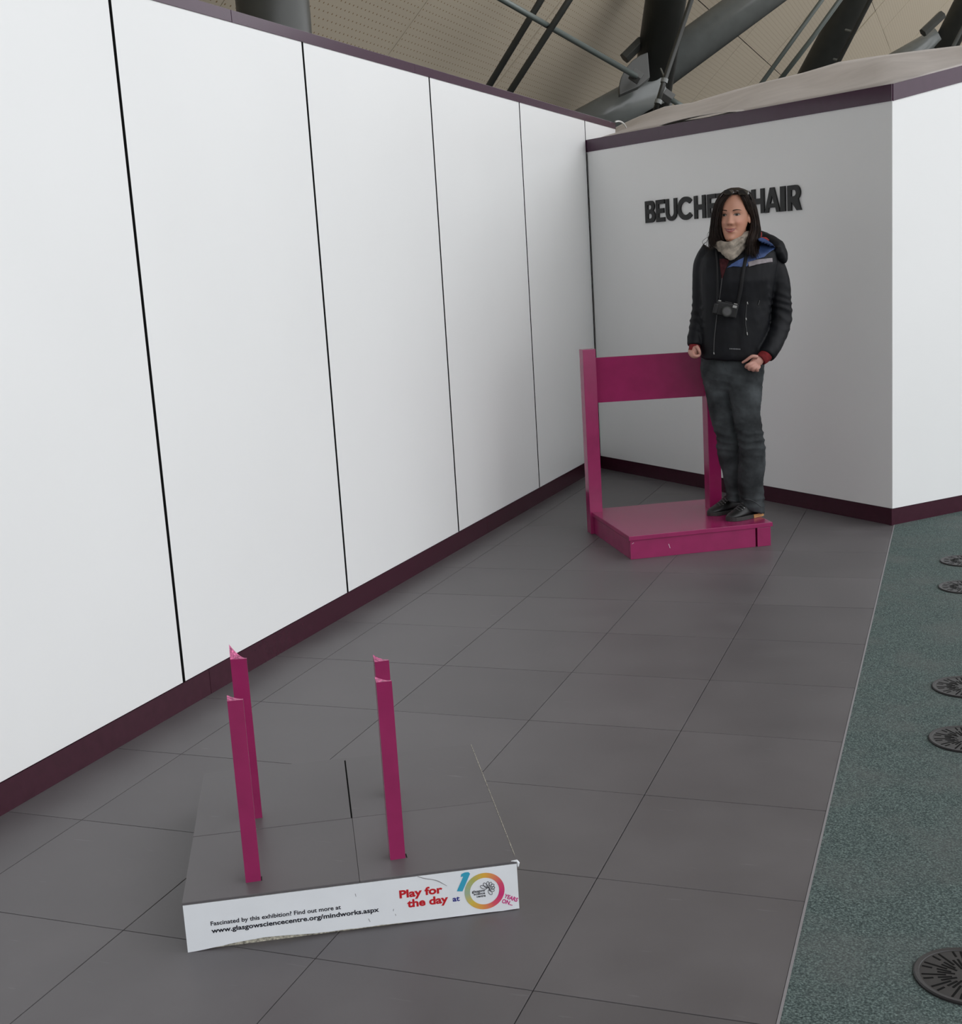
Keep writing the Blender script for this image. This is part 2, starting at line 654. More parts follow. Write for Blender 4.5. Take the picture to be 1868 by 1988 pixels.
# loose second ply lifting along the trim
mb = MB()
vs, fs = [], []
for i in range(13):
    t = i / 12
    s = 0.85 + t * 0.75
    lift = 0.016 * math.sin(math.pi * t) ** 0.7
    a = BWp(s, zl(s, BT) + 0.006 + lift, 0.002)
    b = BWp(s, zl(s, BT) + 0.020 + lift, -0.12)
    vs += [a, b]
for i in range(12):
    fs.append((2 * i, 2 * i + 2, 2 * i + 3, 2 * i + 1))
mb.add(vs, fs)
ply = mb.build('loose_ply', M['sheet'], sheet)
md = ply.modifiers.new('thick', 'SOLIDIFY')
md.thickness = 0.003

# white cable end hooked over the far end of the left wall
mb = MB()
pts = [on_plane(x, y, LW(7.2, 2.44), ln_) + ln_ * 0.02 for x, y in ((1190, 237), (1197, 236), (1204, 239), (1209, 245), (1211, 250))]
mb.tube(pts, 0.0065, 8, sub=4)
cab = mb.build('cable', newmat('white_cable', (0.75, 0.75, 0.73), 0.4), None, smooth=True)
tag(cab, 'short white cable end curling over the end of the purple top trim', 'cable')

# ------------------------------------------------------------------ hall roof
ceiling = structure('ceiling')
rs = Vector((1, 0, 1)).normalized()         # up the slope
rnm = Vector((1, 0, -1)).normalized()       # faces the hall
ry = Vector((0, 1, 0))
R0 = Vector((-6.4, 0, 0))
mb = MB()
mb.box(R0 + ry * -12 - rnm * 0.30, ry * 82, rs * 21, rnm * 0.18)
mb.build('roof_deck', M['concrete'], ceiling)
PW, PH = 3.0, 2.4


def roof_panel():
    t = MB()
    t.box((0.006, 0.006, -0.02), (PW - 0.012, 0, 0), (0, PH - 0.012, 0), (0, 0, 0.02))
    o = t.build('panel', M['perf'], ceiling)
    me = o.data
    bpy.data.objects.remove(o)
    return me


rp = roof_panel()
rot = Matrix((ry, rs, ry.cross(rs))).transposed()   # local x along the hall, y up the slope
if rot.col[2].dot(rnm) < 0:
    pass
for i in range(0, 17):
    for k in range(0, 7):
        o = bpy.data.objects.new('panel', rp)
        COL.objects.link(o)
        mw = rot.to_4x4()
        mw.translation = R0 + ry * (3.6 + i * PW) + rs * (2.4 + k * PH) + rnm * random.uniform(-0.012, 0.012)
        o.matrix_world = mw
        o.parent = ceiling
# blind end wall; unseen rear wall, added and shaped for the light
wall_far = structure('wall_far')
mb = MB()
mb.box((-8, 66, 0), (48, 0, 0), (0, 0.3, 0), (0, 0, 16))
mb.build('end_wall', M['concrete'], wall_far)
wall_rear_unseen = structure('wall_rear_unseen')
mb = MB()
mb.box((-8, -11.5, 0), (11.5, 0, 0), (0, 0.3, 0), (0, 0, 16))
mb.build('end_wall', M['warm_bounce'], wall_rear_unseen)


def pix_r(rpx, depth):
    return rpx / F_PX * depth


def strut(name, p0, p1, d0, d1, rpx, mat, parent, n=32):
    t = MB()
    a, b = at(*p0, d0), at(*p1, d1)
    t.tube([a, b], pix_r(rpx, (d0 + d1) / 2), n)
    return t.build(name, mat, parent, smooth=False)


def smooth_sides(o):
    for p in o.data.polygons:
        p.use_smooth = len(p.vertices) == 4
    return o


# first truss node
tr = thing('roof_truss', 'grey steel tube node with dark raking strut and gusset plate above the corner', 'truss', at(1262, 165, 16.5))
smooth_sides(strut('raking_strut', (1262, 205), (1433, -940), 16.75, 12.6, 43, M['steel_dark'], tr))
smooth_sides(strut('main_tube', (1046, 291), (1290, 160), 17.0, 16.45, 34, M['steel_light'], tr))
smooth_sides(strut('main_tube', (1240, 166), (2200, -540), 16.55, 18.1, 36, M['steel_light'], tr))
smooth_sides(strut('lower_strut', (1268, 185), (1240, 330), 17.3, 17.6, 40, M['steel_dark'], tr))
# gusset plate with a curved edge
gp = [(1203, 184), (1202, 168), (1206, 150), (1215, 132), (1228, 117), (1243, 107), (1258, 101), (1262, 150), (1240, 168)]
mb = MB()
mb.prism([at(x, y, 15.95) for x, y in gp], FW * 0.12)
mb.build('gusset_plate', M['steel_mid'], tr, bevel=0.01)
mb = MB()
a, b = at(1226, 142, 15.7), at(1244, 154, 15.7)
mb.tube([a, b], [pix_r(13, 15.7)] * 2, 6)
mb.build('clamp_block', M['steel_mid'], tr, bevel=0.006)
mb = MB()
mb.tube([at(1288, 182, 15.7), at(1305, 194, 15.7)], [pix_r(13, 15.7)] * 2, 6)
mb.build('clamp_block', M['steel_mid'], tr, bevel=0.006)
mb = MB()
mb.tube([at(1212, 114, 16.2), at(1246, 80, 16.2)], [pix_r(12, 16.2)] * 2, 6)
mb.build('rear_block', M['steel_dark'], tr, bevel=0.006)

mb = MB()
mb.tube([at(640, -192, 8.6), at(1234, 147, 15.62)], [pix_r(5.6, 9.5), pix_r(5.6, 15.6)], 14)
o = smooth_sides(mb.build('tie_rod', M['steel_rod'], None))
tag(o, 'pale green-grey tie rod slanting down to the clamp on the gusset plate', 'rod')
mb = MB()
mb.tube([at(1303, 193, 15.68), at(1345, 219, 15.8)], pix_r(5.2, 15.7), 14)
o = smooth_sides(mb.build('tie_rod', M['steel_rod'], None))
tag(o, 'short rod stub leaving the node towards the roof sheet on the right', 'rod')
mb = MB()
mb.tube([at(1400, -577, 13.2), at(930, 199, 13.2)], pix_r(6.5, 13.2), 14)
o = smooth_sides(mb.build('hanger_rod', M['steel_dark'], None))
tag(o, 'left one of the two parallel dark rods crossing behind the tie rod', 'rod')
mb = MB()
mb.tube([at(1478, -578, 12.6), at(964, 219, 12.6)], pix_r(6.5, 12.6), 14)
o = smooth_sides(mb.build('hanger_rod', M['steel_dark'], None))
tag(o, 'right one of the two parallel dark rods, passing in front of the tie rod', 'rod')
sp_ = thing('service_pipe', 'thin dark pipe with clips running down beside the first raking strut', 'pipe', at(1275, 190, 15.0))
mb = MB()
mb.tube([at(1420, -230, 14.3), at(1341, 4, 14.9), at(1289, 160, 15.0), at(1277, 200, 15.0), at(1270, 222, 15.2)], pix_r(5, 15), 12)
smooth_sides(mb.build('pipe_run', M['steel_dark'], sp_))
for x, y in ((1290, 157), (1278, 198)):
    mb = MB()
    mb.tube([at(x + 1, y - 4, 15.0), at(x - 1, y + 4, 15.0)], pix_r(7, 15), 12)
    mb.build('pipe_clip', M['steel_light'], sp_)
mb = MB()
mb.tube([at(1283, 133, 15.2), at(1291, 152, 15.0)], pix_r(1.6, 15), 8)
mb.build('bracket', M['steel_light'], sp_)

# second truss
tr = thing('roof_truss', 'dark raking strut with a thin pipe along its right side, middle of the roof', 'truss', at(1580, 140, 20.5))
smooth_sides(strut('raking_strut', (1551, 196), (2093, -800), 20.5, 19.2, 29, M['steel_dark'], tr))
smooth_sides(strut('side_pipe', (1591, 192), (2103, -800), 19.9, 18.9, 4.5, M['steel_dark'], tr, 12))
for x, y in ((1650, 60), (1627, 117)):
    mb = MB()
    mb.tube([at(x - 8, y - 2, 19.9), at(x + 4, y + 1, 19.8)], pix_r(2.5, 20), 8)
    mb.build('pipe_clip', M['steel_light'], tr)
mb = MB()
mb.tube([at(2028, -600, 19.5), at(1596, 0, 19.5), at(1464, 182, 19.5)], pix_r(4.5, 19.5), 12)
o = smooth_sides(mb.build('hanger_rod', M['steel_rod'], None))
tag(o, 'thin grey rod left of the second raking strut, ending at the roof sheet', 'rod')
mb = MB()
mb.tube([at(2063, -600, 18.8), at(1631, 0, 19.0), at(1579, 72, 19.2), at(1500, 174, 19.6)], pix_r(5.0, 19.3), 12)
o = smooth_sides(mb.build('hanger_rod', M['steel_rod'], None))
tag(o, 'bent grey rod touching the left side of the second raking strut', 'rod')

# third truss, at the right edge
tr = thing('roof_truss', 'grey tube end meeting a dark strut at the top right edge', 'truss', at(1835, 80, 25))
smooth_sides(strut('main_tube', (1700, 146), (1824, 76), 25.4, 25.0, 23, M['steel_light'], tr))
smooth_sides(strut('raking_strut', (1828, 104), (2180, -600), 25.0, 24.0, 25, M['steel_dark'], tr))
smooth_sides(strut('side_pipe', (1848, 96), (2204, -600), 24.5, 23.7, 4, M['steel_light'], tr, 12))
mb = MB()
mb.tube([at(1792, 64, 24.6), at(1830, 28, 24.6)], [pix_r(9, 24.6)] * 2, 6)
mb.build('rear_block', M['steel_dark'], tr)

# round column behind the left wall
mb = MB()
c0 = at(534, 60, 8.6)
c0 = Vector((c0.x, c0.y, 0))
hd = (c0 - CAM)
rad = pix_r(71, 8.6)
mb.tube([(c0.x, c0.y, 0), (c0.x, c0.y, 5.2)], rad, 40)
colm = thing('column', 'dark round steel column standing behind the white wall at upper left', 'column', c0)
smooth_sides(mb.build('shaft', M['steel_dark'], colm))
mb = MB()
mb.tube([(c0.x, c0.y, 0), (c0.x, c0.y, 0.06)], rad * 1.25, 40)
mb.build('base_plate', M['steel_dark'], colm)

# ------------------------------------------------------------------ wall sign
sign = thing('wall_sign', 'raised black capital lettering reading BEUCHET CHAIR on the booth wall behind the woman', 'sign', BWp(1.4, 1.67))


def arc(cx, cy, rx, ry, a0, a1, n=14):
    return [(cx + rx * math.cos(math.radians(a0 + (a1 - a0) * i / n)), cy + ry * math.sin(math.radians(a0 + (a1 - a0) * i / n))) for i in range(n + 1)]


def glyph(ch, W, H):
    s = 0.218 * H                    # heavy stroke
    sh = 0.195 * H
    if ch == 'I':
        return [[(0, 0), (W, 0), (W, H), (0, H)]]
    if ch == 'E':
        m0, m1 = H * 0.39, H * 0.61
        return [[(0, 0), (W, 0), (W, sh), (s, sh), (s, m0), (W * 0.92, m0), (W * 0.92, m1), (s, m1), (s, H - sh), (W, H - sh), (W, H), (0, H)]]
    if ch == 'H':
        m0, m1 = H * 0.38, H * 0.61
        return [[(0, 0), (s, 0), (s, m0), (W - s, m0), (W - s, 0), (W, 0), (W, H), (W - s, H), (W - s, m1), (s, m1), (s, H), (0, H)]]
    if ch == 'T':
        c = W / 2
        return [[(c - s / 2, 0), (c + s / 2, 0), (c + s / 2, H - sh), (W, H - sh), (W, H), (0, H), (0, H - sh), (c - s / 2, H - sh)]]
    if ch == 'U':
        r = W / 2
        return [[(0, H)] + arc(r, r * 0.9, r, r * 0.9, 180, 360) + [(W, H), (W - s, H)] + arc(r, r * 0.9, r - s, r * 0.9 - sh, 360, 180) + [(s, H)]]
    if ch == 'A':
        c = W / 2
        t = s * 0.55
        out = [(0, 0), (s * 0.98, 0), (s * 1.22, H * 0.19), (W - s * 1.22, H * 0.19), (W - s * 0.98, 0), (W, 0), (c + t, H), (c - t, H)]
        hole = [(c - W * 0.125, H * 0.36), (c + W * 0.125, H * 0.36), (c, H * 0.68)]
        return [out, hole]
    if ch == 'C':
        r = H / 2 * 1.03
        rx = W * 0.56
        return [arc(rx, H / 2, rx, r, 40, 320, 30) + arc(rx, H / 2, rx - s * 1.05, r - sh * 1.15, 318, 42, 30)]
    if ch == 'B':
        r1, r2 = H * 0.25, H * 0.28
        out = [(0, 0)] + arc(W - r2, r2, r2, r2, -90, 62, 12) + arc(W - r1 - W * 0.06, H - r1, r1, r1, -55, 90, 12) + [(0, H)]
        h1 = [(s, H * 0.19)] + arc(W - r2 - s * 0.35, H * 0.30, r2 * 0.36, H * 0.11, -90, 90, 8) + [(s, H * 0.41)]
        h2 = [(s, H * 0.61)] + arc(W - r1 - s * 0.55, H * 0.71, r1 * 0.34, H * 0.10, -90, 90, 8) + [(s, H * 0.81)]
        return [out, h1, h2]
    if ch == 'R':
        r = H * 0.30
        out = [(0, 0), (s, 0), (s, H * 0.36), (W - s * 1.15, 0), (W, 0), (W - s * 0.72, H * 0.41)] + arc(W - r - W * 0.05, H - r, r, r, -52, 90, 14) + [(0, H)]
        hole = [(s, H * 0.56)] + arc(W - r - s * 0.5, H * 0.69, r * 0.40, H * 0.125, -90, 90, 10) + [(s, H * 0.815)]
        return [out, hole]


letters = [('B', 0.681, 0.788), ('E', 0.799, 0.889), ('U', 0.902, 1.018), ('C', 1.026, 1.172), ('H', 1.194, 1.303), ('E', 1.322, 1.404), ('T', 1.412, 1.505),
           ('C', 1.580, 1.724), ('H', 1.730, 1.838), ('A', 1.842, 1.970), ('I', 1.974, 2.014), ('R', 2.034, 2.142)]
for ch, a, b in letters:
    H = 0.136
    z0 = 1.6755 - 0.0155 * ((a + b) / 2 - 0.69) / 1.45
    vs, fs = outline_mesh(glyph(ch, b - a, H), 0.005)
    mb = MB()
    mb.add([BWp(a + v.x, z0 + v.y, 0.0063 + v.z) for v in vs], fs)
    mb.build('letter', M['black_letter'], sign, recalc=True)

# ------------------------------------------------------------------ large chair
CO = Vector((0.793, 3.741, 0.0))
cth = math.radians(30.7)
chair = thing('giant_chair', 'oversized magenta wooden chair with a low seat the woman stands on', 'chair', CO, cth)
ce = Vector((math.cos(cth), math.sin(cth), 0))
cn = Vector((-math.sin(cth), math.cos(cth), 0))


def CH(e, n, z=0.0):
    return CO + ce * e + cn * n + Vector((0, 0, z))


SZ = 0.1187
mag = M['magenta']
# seat board notched round the posts
mb = MB()
poly = [(-0.004, -0.006), (0.746, -0.002), (0.753, 0.745), (0.668, 0.748), (0.080, 0.765), (-0.004, 0.768), (-0.004, -0.006)][:-1]
mb.prism([CH(e, n, SZ - 0.022) for e, n in poly], (0, 0, 0.022))
mb.build('seat', mag, chair, bevel=0.002)
mb = MB()
mb.box(CH(0.004, 0.004, 0.0), ce * 0.652, cn * 0.022, (0, 0, SZ - 0.0225))
mb.build('front_apron', mag, chair, bevel=0.001)
mb = MB()
mb.box(CH(0.004, 0.027, 0.0), cn * 0.640, ce * 0.022, (0, 0, SZ - 0.0225))
mb.build('side_apron', mag, chair, bevel=0.001)
mb = MB()
mb.box(CH(0.712, 0.075, 0.0), cn * 0.62, ce * 0.022, (0, 0, SZ - 0.0225))
mb.build('side_apron', mag, chair, bevel=0.001)
mb = MB()
mb.box(CH(0.664, -0.001, 0.0), ce * 0.071, cn * 0.07, (0, 0, SZ - 0.0225))
mb.build('leg', mag, chair, bevel=0.0015)
mb = MB()
mb.box(CH(0.06, 0.72, 0.0), ce * 0.68, cn * 0.022, (0, 0, SZ - 0.0225))
mb.build('rear_apron', mag, chair, bevel=0.001)
# rear posts run from floor to the top of the back
mb = MB()
mb.box(CH(-0.016, 0.674, 0.0), ce * 0.071, cn * 0.074, (0, 0, 0.998))
mb.build('back_post', mag, chair, bevel=0.002)
mb = MB()
mb.box(CH(0.587, 0.456, SZ), ce * 0.068, cn * 0.075, (0, 0, 0.87))
mb.build('back_post', mag, chair, bevel=0.002)
mb = MB()
mb.box(CH(0.664, 0.70, 0.0), ce * 0.071, cn * 0.045, (0, 0, SZ - 0.0225))
mb.build('leg', mag, chair, bevel=0.0015)
mb = MB()
a, b = CH(0.050, 0.706), CH(0.600, 0.490)
d = (b - a)
nn = Vector((-d.y, d.x, 0)).normalized() * 0.022
mb.prism([a + Vector((0, 0, 0.7085)), b + Vector((0, 0, 0.7215)), b + Vector((0, 0, 0.957)), a + Vector((0, 0, 0.949))], nn)
mb.build('backrest', mag, chair, bevel=0.0015)
# paint chips on the front apron
for e, z, dx, dz in ((0.20, 0.060, 0.007, -0.022), (0.012, 0.078, 0.010, 0.006)):
    mb = MB()
    mb.box(CH(e, 0.0036, z), ce * dx + Vector((0, 0, dz)), ce * 0.0018, cn * 0.001)
    mb.build('paint_chip', M['sticker'], chair)

# ------------------------------------------------------------------ platform with the four sawn-off legs
PO = Vector((0.706, -0.047, 0.0))
pth = math.atan2(0.481, 0.877)
pe = Vector((math.cos(pth), math.sin(pth), 0))
pn = Vector((-math.sin(pth), math.cos(pth), 0))
PZ, PWD = 0.1192, 0.7513
plat = thing('display_platform', 'low floor-coloured platform with white printed front and four sawn-off magenta legs', 'platform', PO, pth)


def PL(e, n, z=0.0):
    return PO + pe * e + pn * n + Vector((0, 0, z))


mb = MB()
mb.box(PL(0.002, 0.004, 0), pe * (PWD - 0.004), pn * 0.752, (0, 0, PZ - 0.0085))
mb.build('box_body', M['chipboard'], plat)
mb = MB()
mb.box(PL(0.004, 0.006, PZ - 0.0084), pe * (PWD - 0.008), pn * 0.748, (0, 0, 0.0022))
mb.build('underlay', M['backing'], plat)
# tiled top: four pieces with joints, one edge lifted
js, jn = 0.392, 0.343
parts = [(-0.001, js - 0.0003, -0.002, jn - 0.0005), (js + 0.0004, PWD + 0.001, -0.002, jn - 0.0006), (-0.001, js - 0.0028, jn + 0.0006, 0.757), (js + 0.001, PWD + 0.001, jn + 0.0006, 0.757)]
for i, (e0, e1, n0, n1_) in enumerate(parts):
    mb = MB()
    sk = -0.012 if True else 0
    mb.prism([PL(e0, n0, PZ - 0.006), PL(e1, n0, PZ - 0.006), PL(e1, n1_, PZ - 0.006), PL(e0, n1_, PZ - 0.006)], (0, 0, 0.006 + (0.0006 if i == 2 else 0)))
    mb.build('tile', M['tile'], plat, bevel=0.0009)
# worn white laminate edge on the right-hand side
random.seed(3)
mb = MB()
n_ = 0.03
while n_ < 0.74:
    l_ = random.uniform(0.02, 0.12)
    mb.box(PL(PWD + 0.0006, n_, PZ - 0.012), pn * min(l_, 0.75 - n_), pe * 0.0012, (0, 0, 0.0128))
    n_ += l_ + (random.uniform(0.0, 0.012) if n_ < 0.4 else 0.0)
mb.build('worn_edge', M['chipboard'], plat)
mb = MB()
mb.tube([PL(PWD - 0.012, 0.0, PZ + 0.0005), PL(PWD + 0.001, -0.001, PZ), PL(PWD + 0.004, 0.0, PZ - 0.006), PL(PWD + 0.003, -0.002, PZ - 0.014)], [0.001, 0.003, 0.0035, 0.0015], 8)
mb.build('frayed_corner', M['sticker'], plat)

# white printed front, lower edge curling away
front_pts = []
NB = 40
for i in range(NB + 1):
    t = i / NB
    low = 0.0015 + 0.0105 * math.exp(-((t - 0.22) / 0.13) ** 2) + 0.0042 * math.exp(-((t - 0.52) / 0.20) ** 2) + random.uniform(-0.0006, 0.0006)
    low = low * min(1, t * 12)
    front_pts.append((t * PWD, max(0.0, low)))
mb = MB()
poly = [PL(e, -0.0005, z) for e, z in front_pts] + [PL(PWD, -0.0005, PZ - 0.0065), PL(0, -0.0005, PZ - 0.0065)]
mb.prism(poly, pn * -0.0022)
front = mb.build('front_board', M['sticker'], plat)


def FP(u, v, d=0.0):
    return PL(u, -0.0027 - d, v)


def print_text(body, u, v, cap, width, mat, bold=0.0, rotdeg=0.0, name='lettering'):
    vs, fs = text_mesh(body, 1.0, offset=bold)
    x0, x1 = min(p.x for p in vs), max(p.x for p in vs)
    ch = 0.70
    sx, sy = width / (x1 - x0), cap / ch
    c, s = math.cos(math.radians(rotdeg)), math.sin(math.radians(rotdeg))
    t = MB()
    out = []
    for p in vs:
        a, b = (p.x - x0) * sx, p.y * sy
        out.append(FP(u + a * c - b * s, v + a * s + b * c, 0.0003 + (0.0003 if p.z > 0 else 0.0)))
    t.add(out, fs)
    return t.build(name, mat, front, recalc=False)


print_text('Fascinated by this exhibition? Find out more at', 0.056, 0.0575, 0.0098, 0.289, M['ink_black'], 0.018)
print_text('www.glasgowsciencecentre.org/mindworks.aspx', 0.056, 0.0395, 0.0108, 0.374, M['ink_black'], 0.026)
print_text('Play for', 0.4785, 0.0655, 0.0180, 0.0985, M['ink_red'], 0.036)
print_text('the day', 0.4945, 0.0405, 0.0180, 0.094, M['ink_red'], 0.036)
print_text('at', 0.5985, 0.0405, 0.0125, 0.0165, M['ink_navy'], 0.028)
print_text('YEARS', 0.7165, 0.0345, 0.0095, 0.0335, M['ink_pink'], 0.03, -27)
print_text('ON...', 0.7105, 0.0225, 0.0095, 0.0270, M['ink_pink'], 0.03, -24)
# the figure one and the coloured ring
one = [(0.6095, 0.0645), (0.6225, 0.0625), (0.6425, 0.1030), (0.6395, 0.1075), (0.6310, 0.1080), (0.6225, 0.1050), (0.6205, 0.0985), (0.6265, 0.0985)]
mb = MB()
mb.prism([FP(u, v, 0.0003) for u, v in one], pn * -0.0004)
mb.build('numeral', M['ink_blue'], front)
ring_mat = bpy.data.materials.new('printed_gradient_ring')
ring_mat.use_nodes = True
nt = ring_mat.node_tree
va = nt.nodes.new('ShaderNodeVertexColor')
va.layer_name = 'Col'
nt.links.new(va.outputs['Color'], nt.nodes['Principled BSDF'].inputs['Base Color'])
nt.nodes['Principled BSDF'].inputs['Roughness'].default_value = 0.5
RCX, RCY = 0.6733, 0.0562
mb = MB()
NRG = 72
vs, cols = [], []
stops = [(-180, (0.32, 0.42, 0.30)), (-140, (0.62, 0.46, 0.06)), (-100, (0.72, 0.30, 0.07)), (-60, (0.66, 0.08, 0.12)), (-20, (0.58, 0.02, 0.16)), (20, (0.62, 0.06, 0.14)), (55, (0.70, 0.22, 0.10)), (90, (0.70, 0.40, 0.04)), (130, (0.40, 0.42, 0.12)), (180, (0.32, 0.42, 0.30))]
for i in range(NRG):
    a = -180 + 360 * i / NRG
    for (a0, c0_), (a1, c1_) in zip(stops[:-1], stops[1:]):
        if a0 <= a <= a1:
            t = (a - a0) / (a1 - a0)
            cc = tuple(x * (1 - t) + y * t for x, y in zip(c0_, c1_))
            break
    for rr_ in (0.0338, 0.0463):
        vs.append(FP(RCX + rr_ * math.cos(math.radians(a)), RCY + rr_ * 0.965 * math.sin(math.radians(a)), 0.0006))
        cols.append(cc)
fs = [(2 * i, 2 * i + 1, 2 * ((i + 1) % NRG) + 1, 2 * ((i + 1) % NRG)) for i in range(NRG)]
mb.add(vs, fs)
ring = mb.build('printed_ring', ring_mat, front)
at_ = ring.data.color_attributes.new('Col', 'FLOAT_COLOR', 'POINT')
for i, c in enumerate(cols):
    at_.data[i].color = (*c, 1)
# flower emblem inside the ring: petal outlines
mb = MB()
fc = (0.6815, 0.0600)
for k, (a, l) in enumerate(((150, 0.020), (118, 0.0185), (88, 0.0185), (62, 0.018), (35, 0.0175), (8, 0.016), (-22, 0.0155), (-62, 0.0165))):
    ca, sa = math.cos(math.radians(a)), math.sin(math.radians(a))
    pts = []
    for j in range(18):
        q = 2 * math.pi * j / 18
        x = l * (0.58 + 0.42 * math.cos(q))
        y = 0.0036 * math.sin(q)
        pts.append(FP(fc[0] + x * ca - y * sa, fc[1] + x * sa + y * ca, 0.0007))
    mb.tube(pts, 0.00055, 5, closed=True)
emb = mb.build('emblem', M['ink_black'], front)
print_text('glasgow', 0.6440, 0.0555, 0.0058, 0.031, M['ink_black'], 0.02)
print_text('science', 0.6480, 0.0490, 0.0058, 0.026, M['ink_black'], 0.02)
print_text('centre', 0.6540, 0.0425, 0.0058, 0.021, M['ink_black'], 0.02)
# curved scratch and scuffs on the print
mb = MB()
mb.tube([FP(u, v, 0.0004) for u, v in ((0.523, 0.1125), (0.540, 0.105), (0.556, 0.1005), (0.570, 0.094), (0.588, 0.0805))], [0.0005, 0.0007, 0.0006, 0.0008, 0.0003], 6, sub=4)
for u, v, du, dv in ((0.405, 0.025, 0.003, -0.008), (0.463, 0.041, -0.001, -0.005), (0.380, 0.090, 0.001, -0.007), (0.466, 0.028, 0.001, -0.004)):
    mc = MB()
    mc.tube([FP(u, v, 0.0003), FP(u + du, v + dv, 0.0003)], 0.0005, 5)
    mc.build('scuff', M['grey_line'], front)
mb.build('scratch', M['grey_line'], front)

# legs
LGZ = pth + math.radians(2.5)


def post(corner, w, dpt, ztop_fl, ztop_fr, peak, name='leg'):
    a_ = Vector((math.cos(LGZ), math.sin(LGZ), 0))
    b_ = Vector((-a_.y, a_.x, 0))
    c = Vector((corner[0], corner[1], 0))
    t = MB()
    # cut profile seen from the front: rises to a point on the left
    N = 8
    fr_, bk_ = [], []
    for i in range(N + 1):
        s_ = i / N
        z = ztop_fl * (1 - s_) + ztop_fr * s_
        zb = z - 0.0075 + (peak + 0.0075) * max(0.0, (1 - s_ * 1.15)) ** 1.5
        fr_.append(c + a_ * w * s_ + Vector((0, 0, z)))
        bk_.append(c + a_ * w * s_ + b_ * dpt + Vector((0, 0, zb)))
    f0, f1 = c + Vector((0, 0, PZ - 0.01)), c + a_ * w + Vector((0, 0, PZ - 0.01))
    g0, g1 = f0 + b_ * dpt, f1 + b_ * dpt
    t.add([f0, f1] + fr_[::-1], [tuple(range(N + 3))])
    t.add([g0, g1] + bk_[::-1], [tuple(range(N + 3))[::-1]])
    t.add([f0, g0, bk_[0], fr_[0]], [(0, 1, 2, 3)])
    t.add([f1, g1, bk_[-1], fr_[-1]], [(3, 2, 1, 0)])
    t.add([f0, f1, g1, g0], [(0, 3, 2, 1)])
    me_o = t.build(name, mag, plat, recalc=False)
    bm = bmesh.new()
    bm.from_mesh(me_o.data)
    bmesh.ops.remove_doubles(bm, verts=bm.verts, dist=1e-5)
    bmesh.ops.recalc_face_normals(bm, faces=bm.faces)
    bm.to_mesh(me_o.data)
    bm.free()
    # sawn top
    t = MB()
    fs = []
    t.add(fr_ + bk_, [(i, i + 1, N + 2 + i, N + 1 + i) for i in range(N)])
    t.build('sawn_end', M['cut_wood'], me_o)
    return me_o


post((0.7985, 0.0690), 0.0345, 0.030, 0.5525, 0.5515, 0.004)
post((1.0775, 0.2490), 0.0355, 0.030, 0.5515, 0.5510, 0.005)
post((0.6225, 0.3705), 0.0400, 0.032, 0.5440, 0.5415, 0.030)
post((0.9165, 0.5750), 0.0370, 0.034, 0.4875, 0.4880, 0.010)
# dark slots where the legs enter the top
for cx, cy in ((0.829, 0.084), (1.110, 0.267)):
    mb = MB()
    a_ = Vector((math.cos(LGZ), math.sin(LGZ), 0))
    b_ = Vector((-a_.y, a_.x, 0))
    mb.box(Vector((cx, cy, PZ)) + a_ * 0.0005 + b_ * 0.003, a_ * 0.0026, b_ * 0.020, (0, 0, 0.0009))
    mb.build('slot', M['backing'], plat)

# ------------------------------------------------------------------ floor diffusers
def make_vent(loc, label):
    v = thing('floor_vent', label, 'vent', loc, 0, 'round floor vents in the green carpet')
    c = Vector(loc)
    t = MB()
    R = 0.1065
    prof = [(R, 0.0), (R, 0.004), (R * 0.975, 0.0065), (R * 0.90, 0.0055), (R * 0.89, 0.0042), (R * 0.5, 0.0042), (0.001, 0.0042)]
    rr = [[c + Vector((q * math.cos(2 * math.pi * j / 48), q * math.sin(2 * math.pi * j / 48), z)) for j in range(48)] for q, z in prof]
    t.rings(rr)
    t.build('vent_disc', M['rubber'], v)
    t = MB()
    for k in range(36):
        a = 2 * math.pi * k / 36
        r0, r1 = ((0.028, 0.058), (0.050, 0.090), (0.066, 0.092))[k % 3]
        if k % 3 == 0:
            segs = [(0.026, 0.060)]
        elif k % 3 == 1:
            segs = [(0.044, 0.091)]
        else:
            segs = [(0.034, 0.062), (0.071, 0.091)]
        u_ = Vector((math.cos(a), math.sin(a), 0))
        s_ = Vector((-u_.y, u_.x, 0))
        for q0, q1 in segs:
            t.box(c + u_ * q0 - s_ * 0.0022 + Vector((0, 0, 0.0035)), u_ * (q1 - q0), s_ * 0.0044, (0, 0, 0.0012))
    s = t.build('slot_ring', M['vent_hole'], v)
    s['kind'] = 'stuff'
    return v


for y, lab in ((0.262, 'nearest dark round floor vent, at the lower right corner'), (1.580, 'second nearest round floor vent in the green carpet'),
               (2.057, 'third round floor vent from the front, paired just beyond the second'), (3.370, 'fourth round floor vent, nearer one of the small far pair'),
               (3.848, 'farthest round floor vent, close to the white right-hand wall')):
    make_vent((2.3345, y, 0.0015), lab)

# ------------------------------------------------------------------ woman standing on the seat
OP = Vector((1.26, 4.249, SZ))
hp = Vector((OP.x - CAM.x, OP.y - CAM.y, 0)).normalized()     # away from the lens
hr = Vector((hp.y, -hp.x, 0))                                  # to the right of the picture
ZV = Vector((0, 0, 1))


def pp(px, py, d=0.0):
    return on_plane(px, py, OP + hp * d, hp)


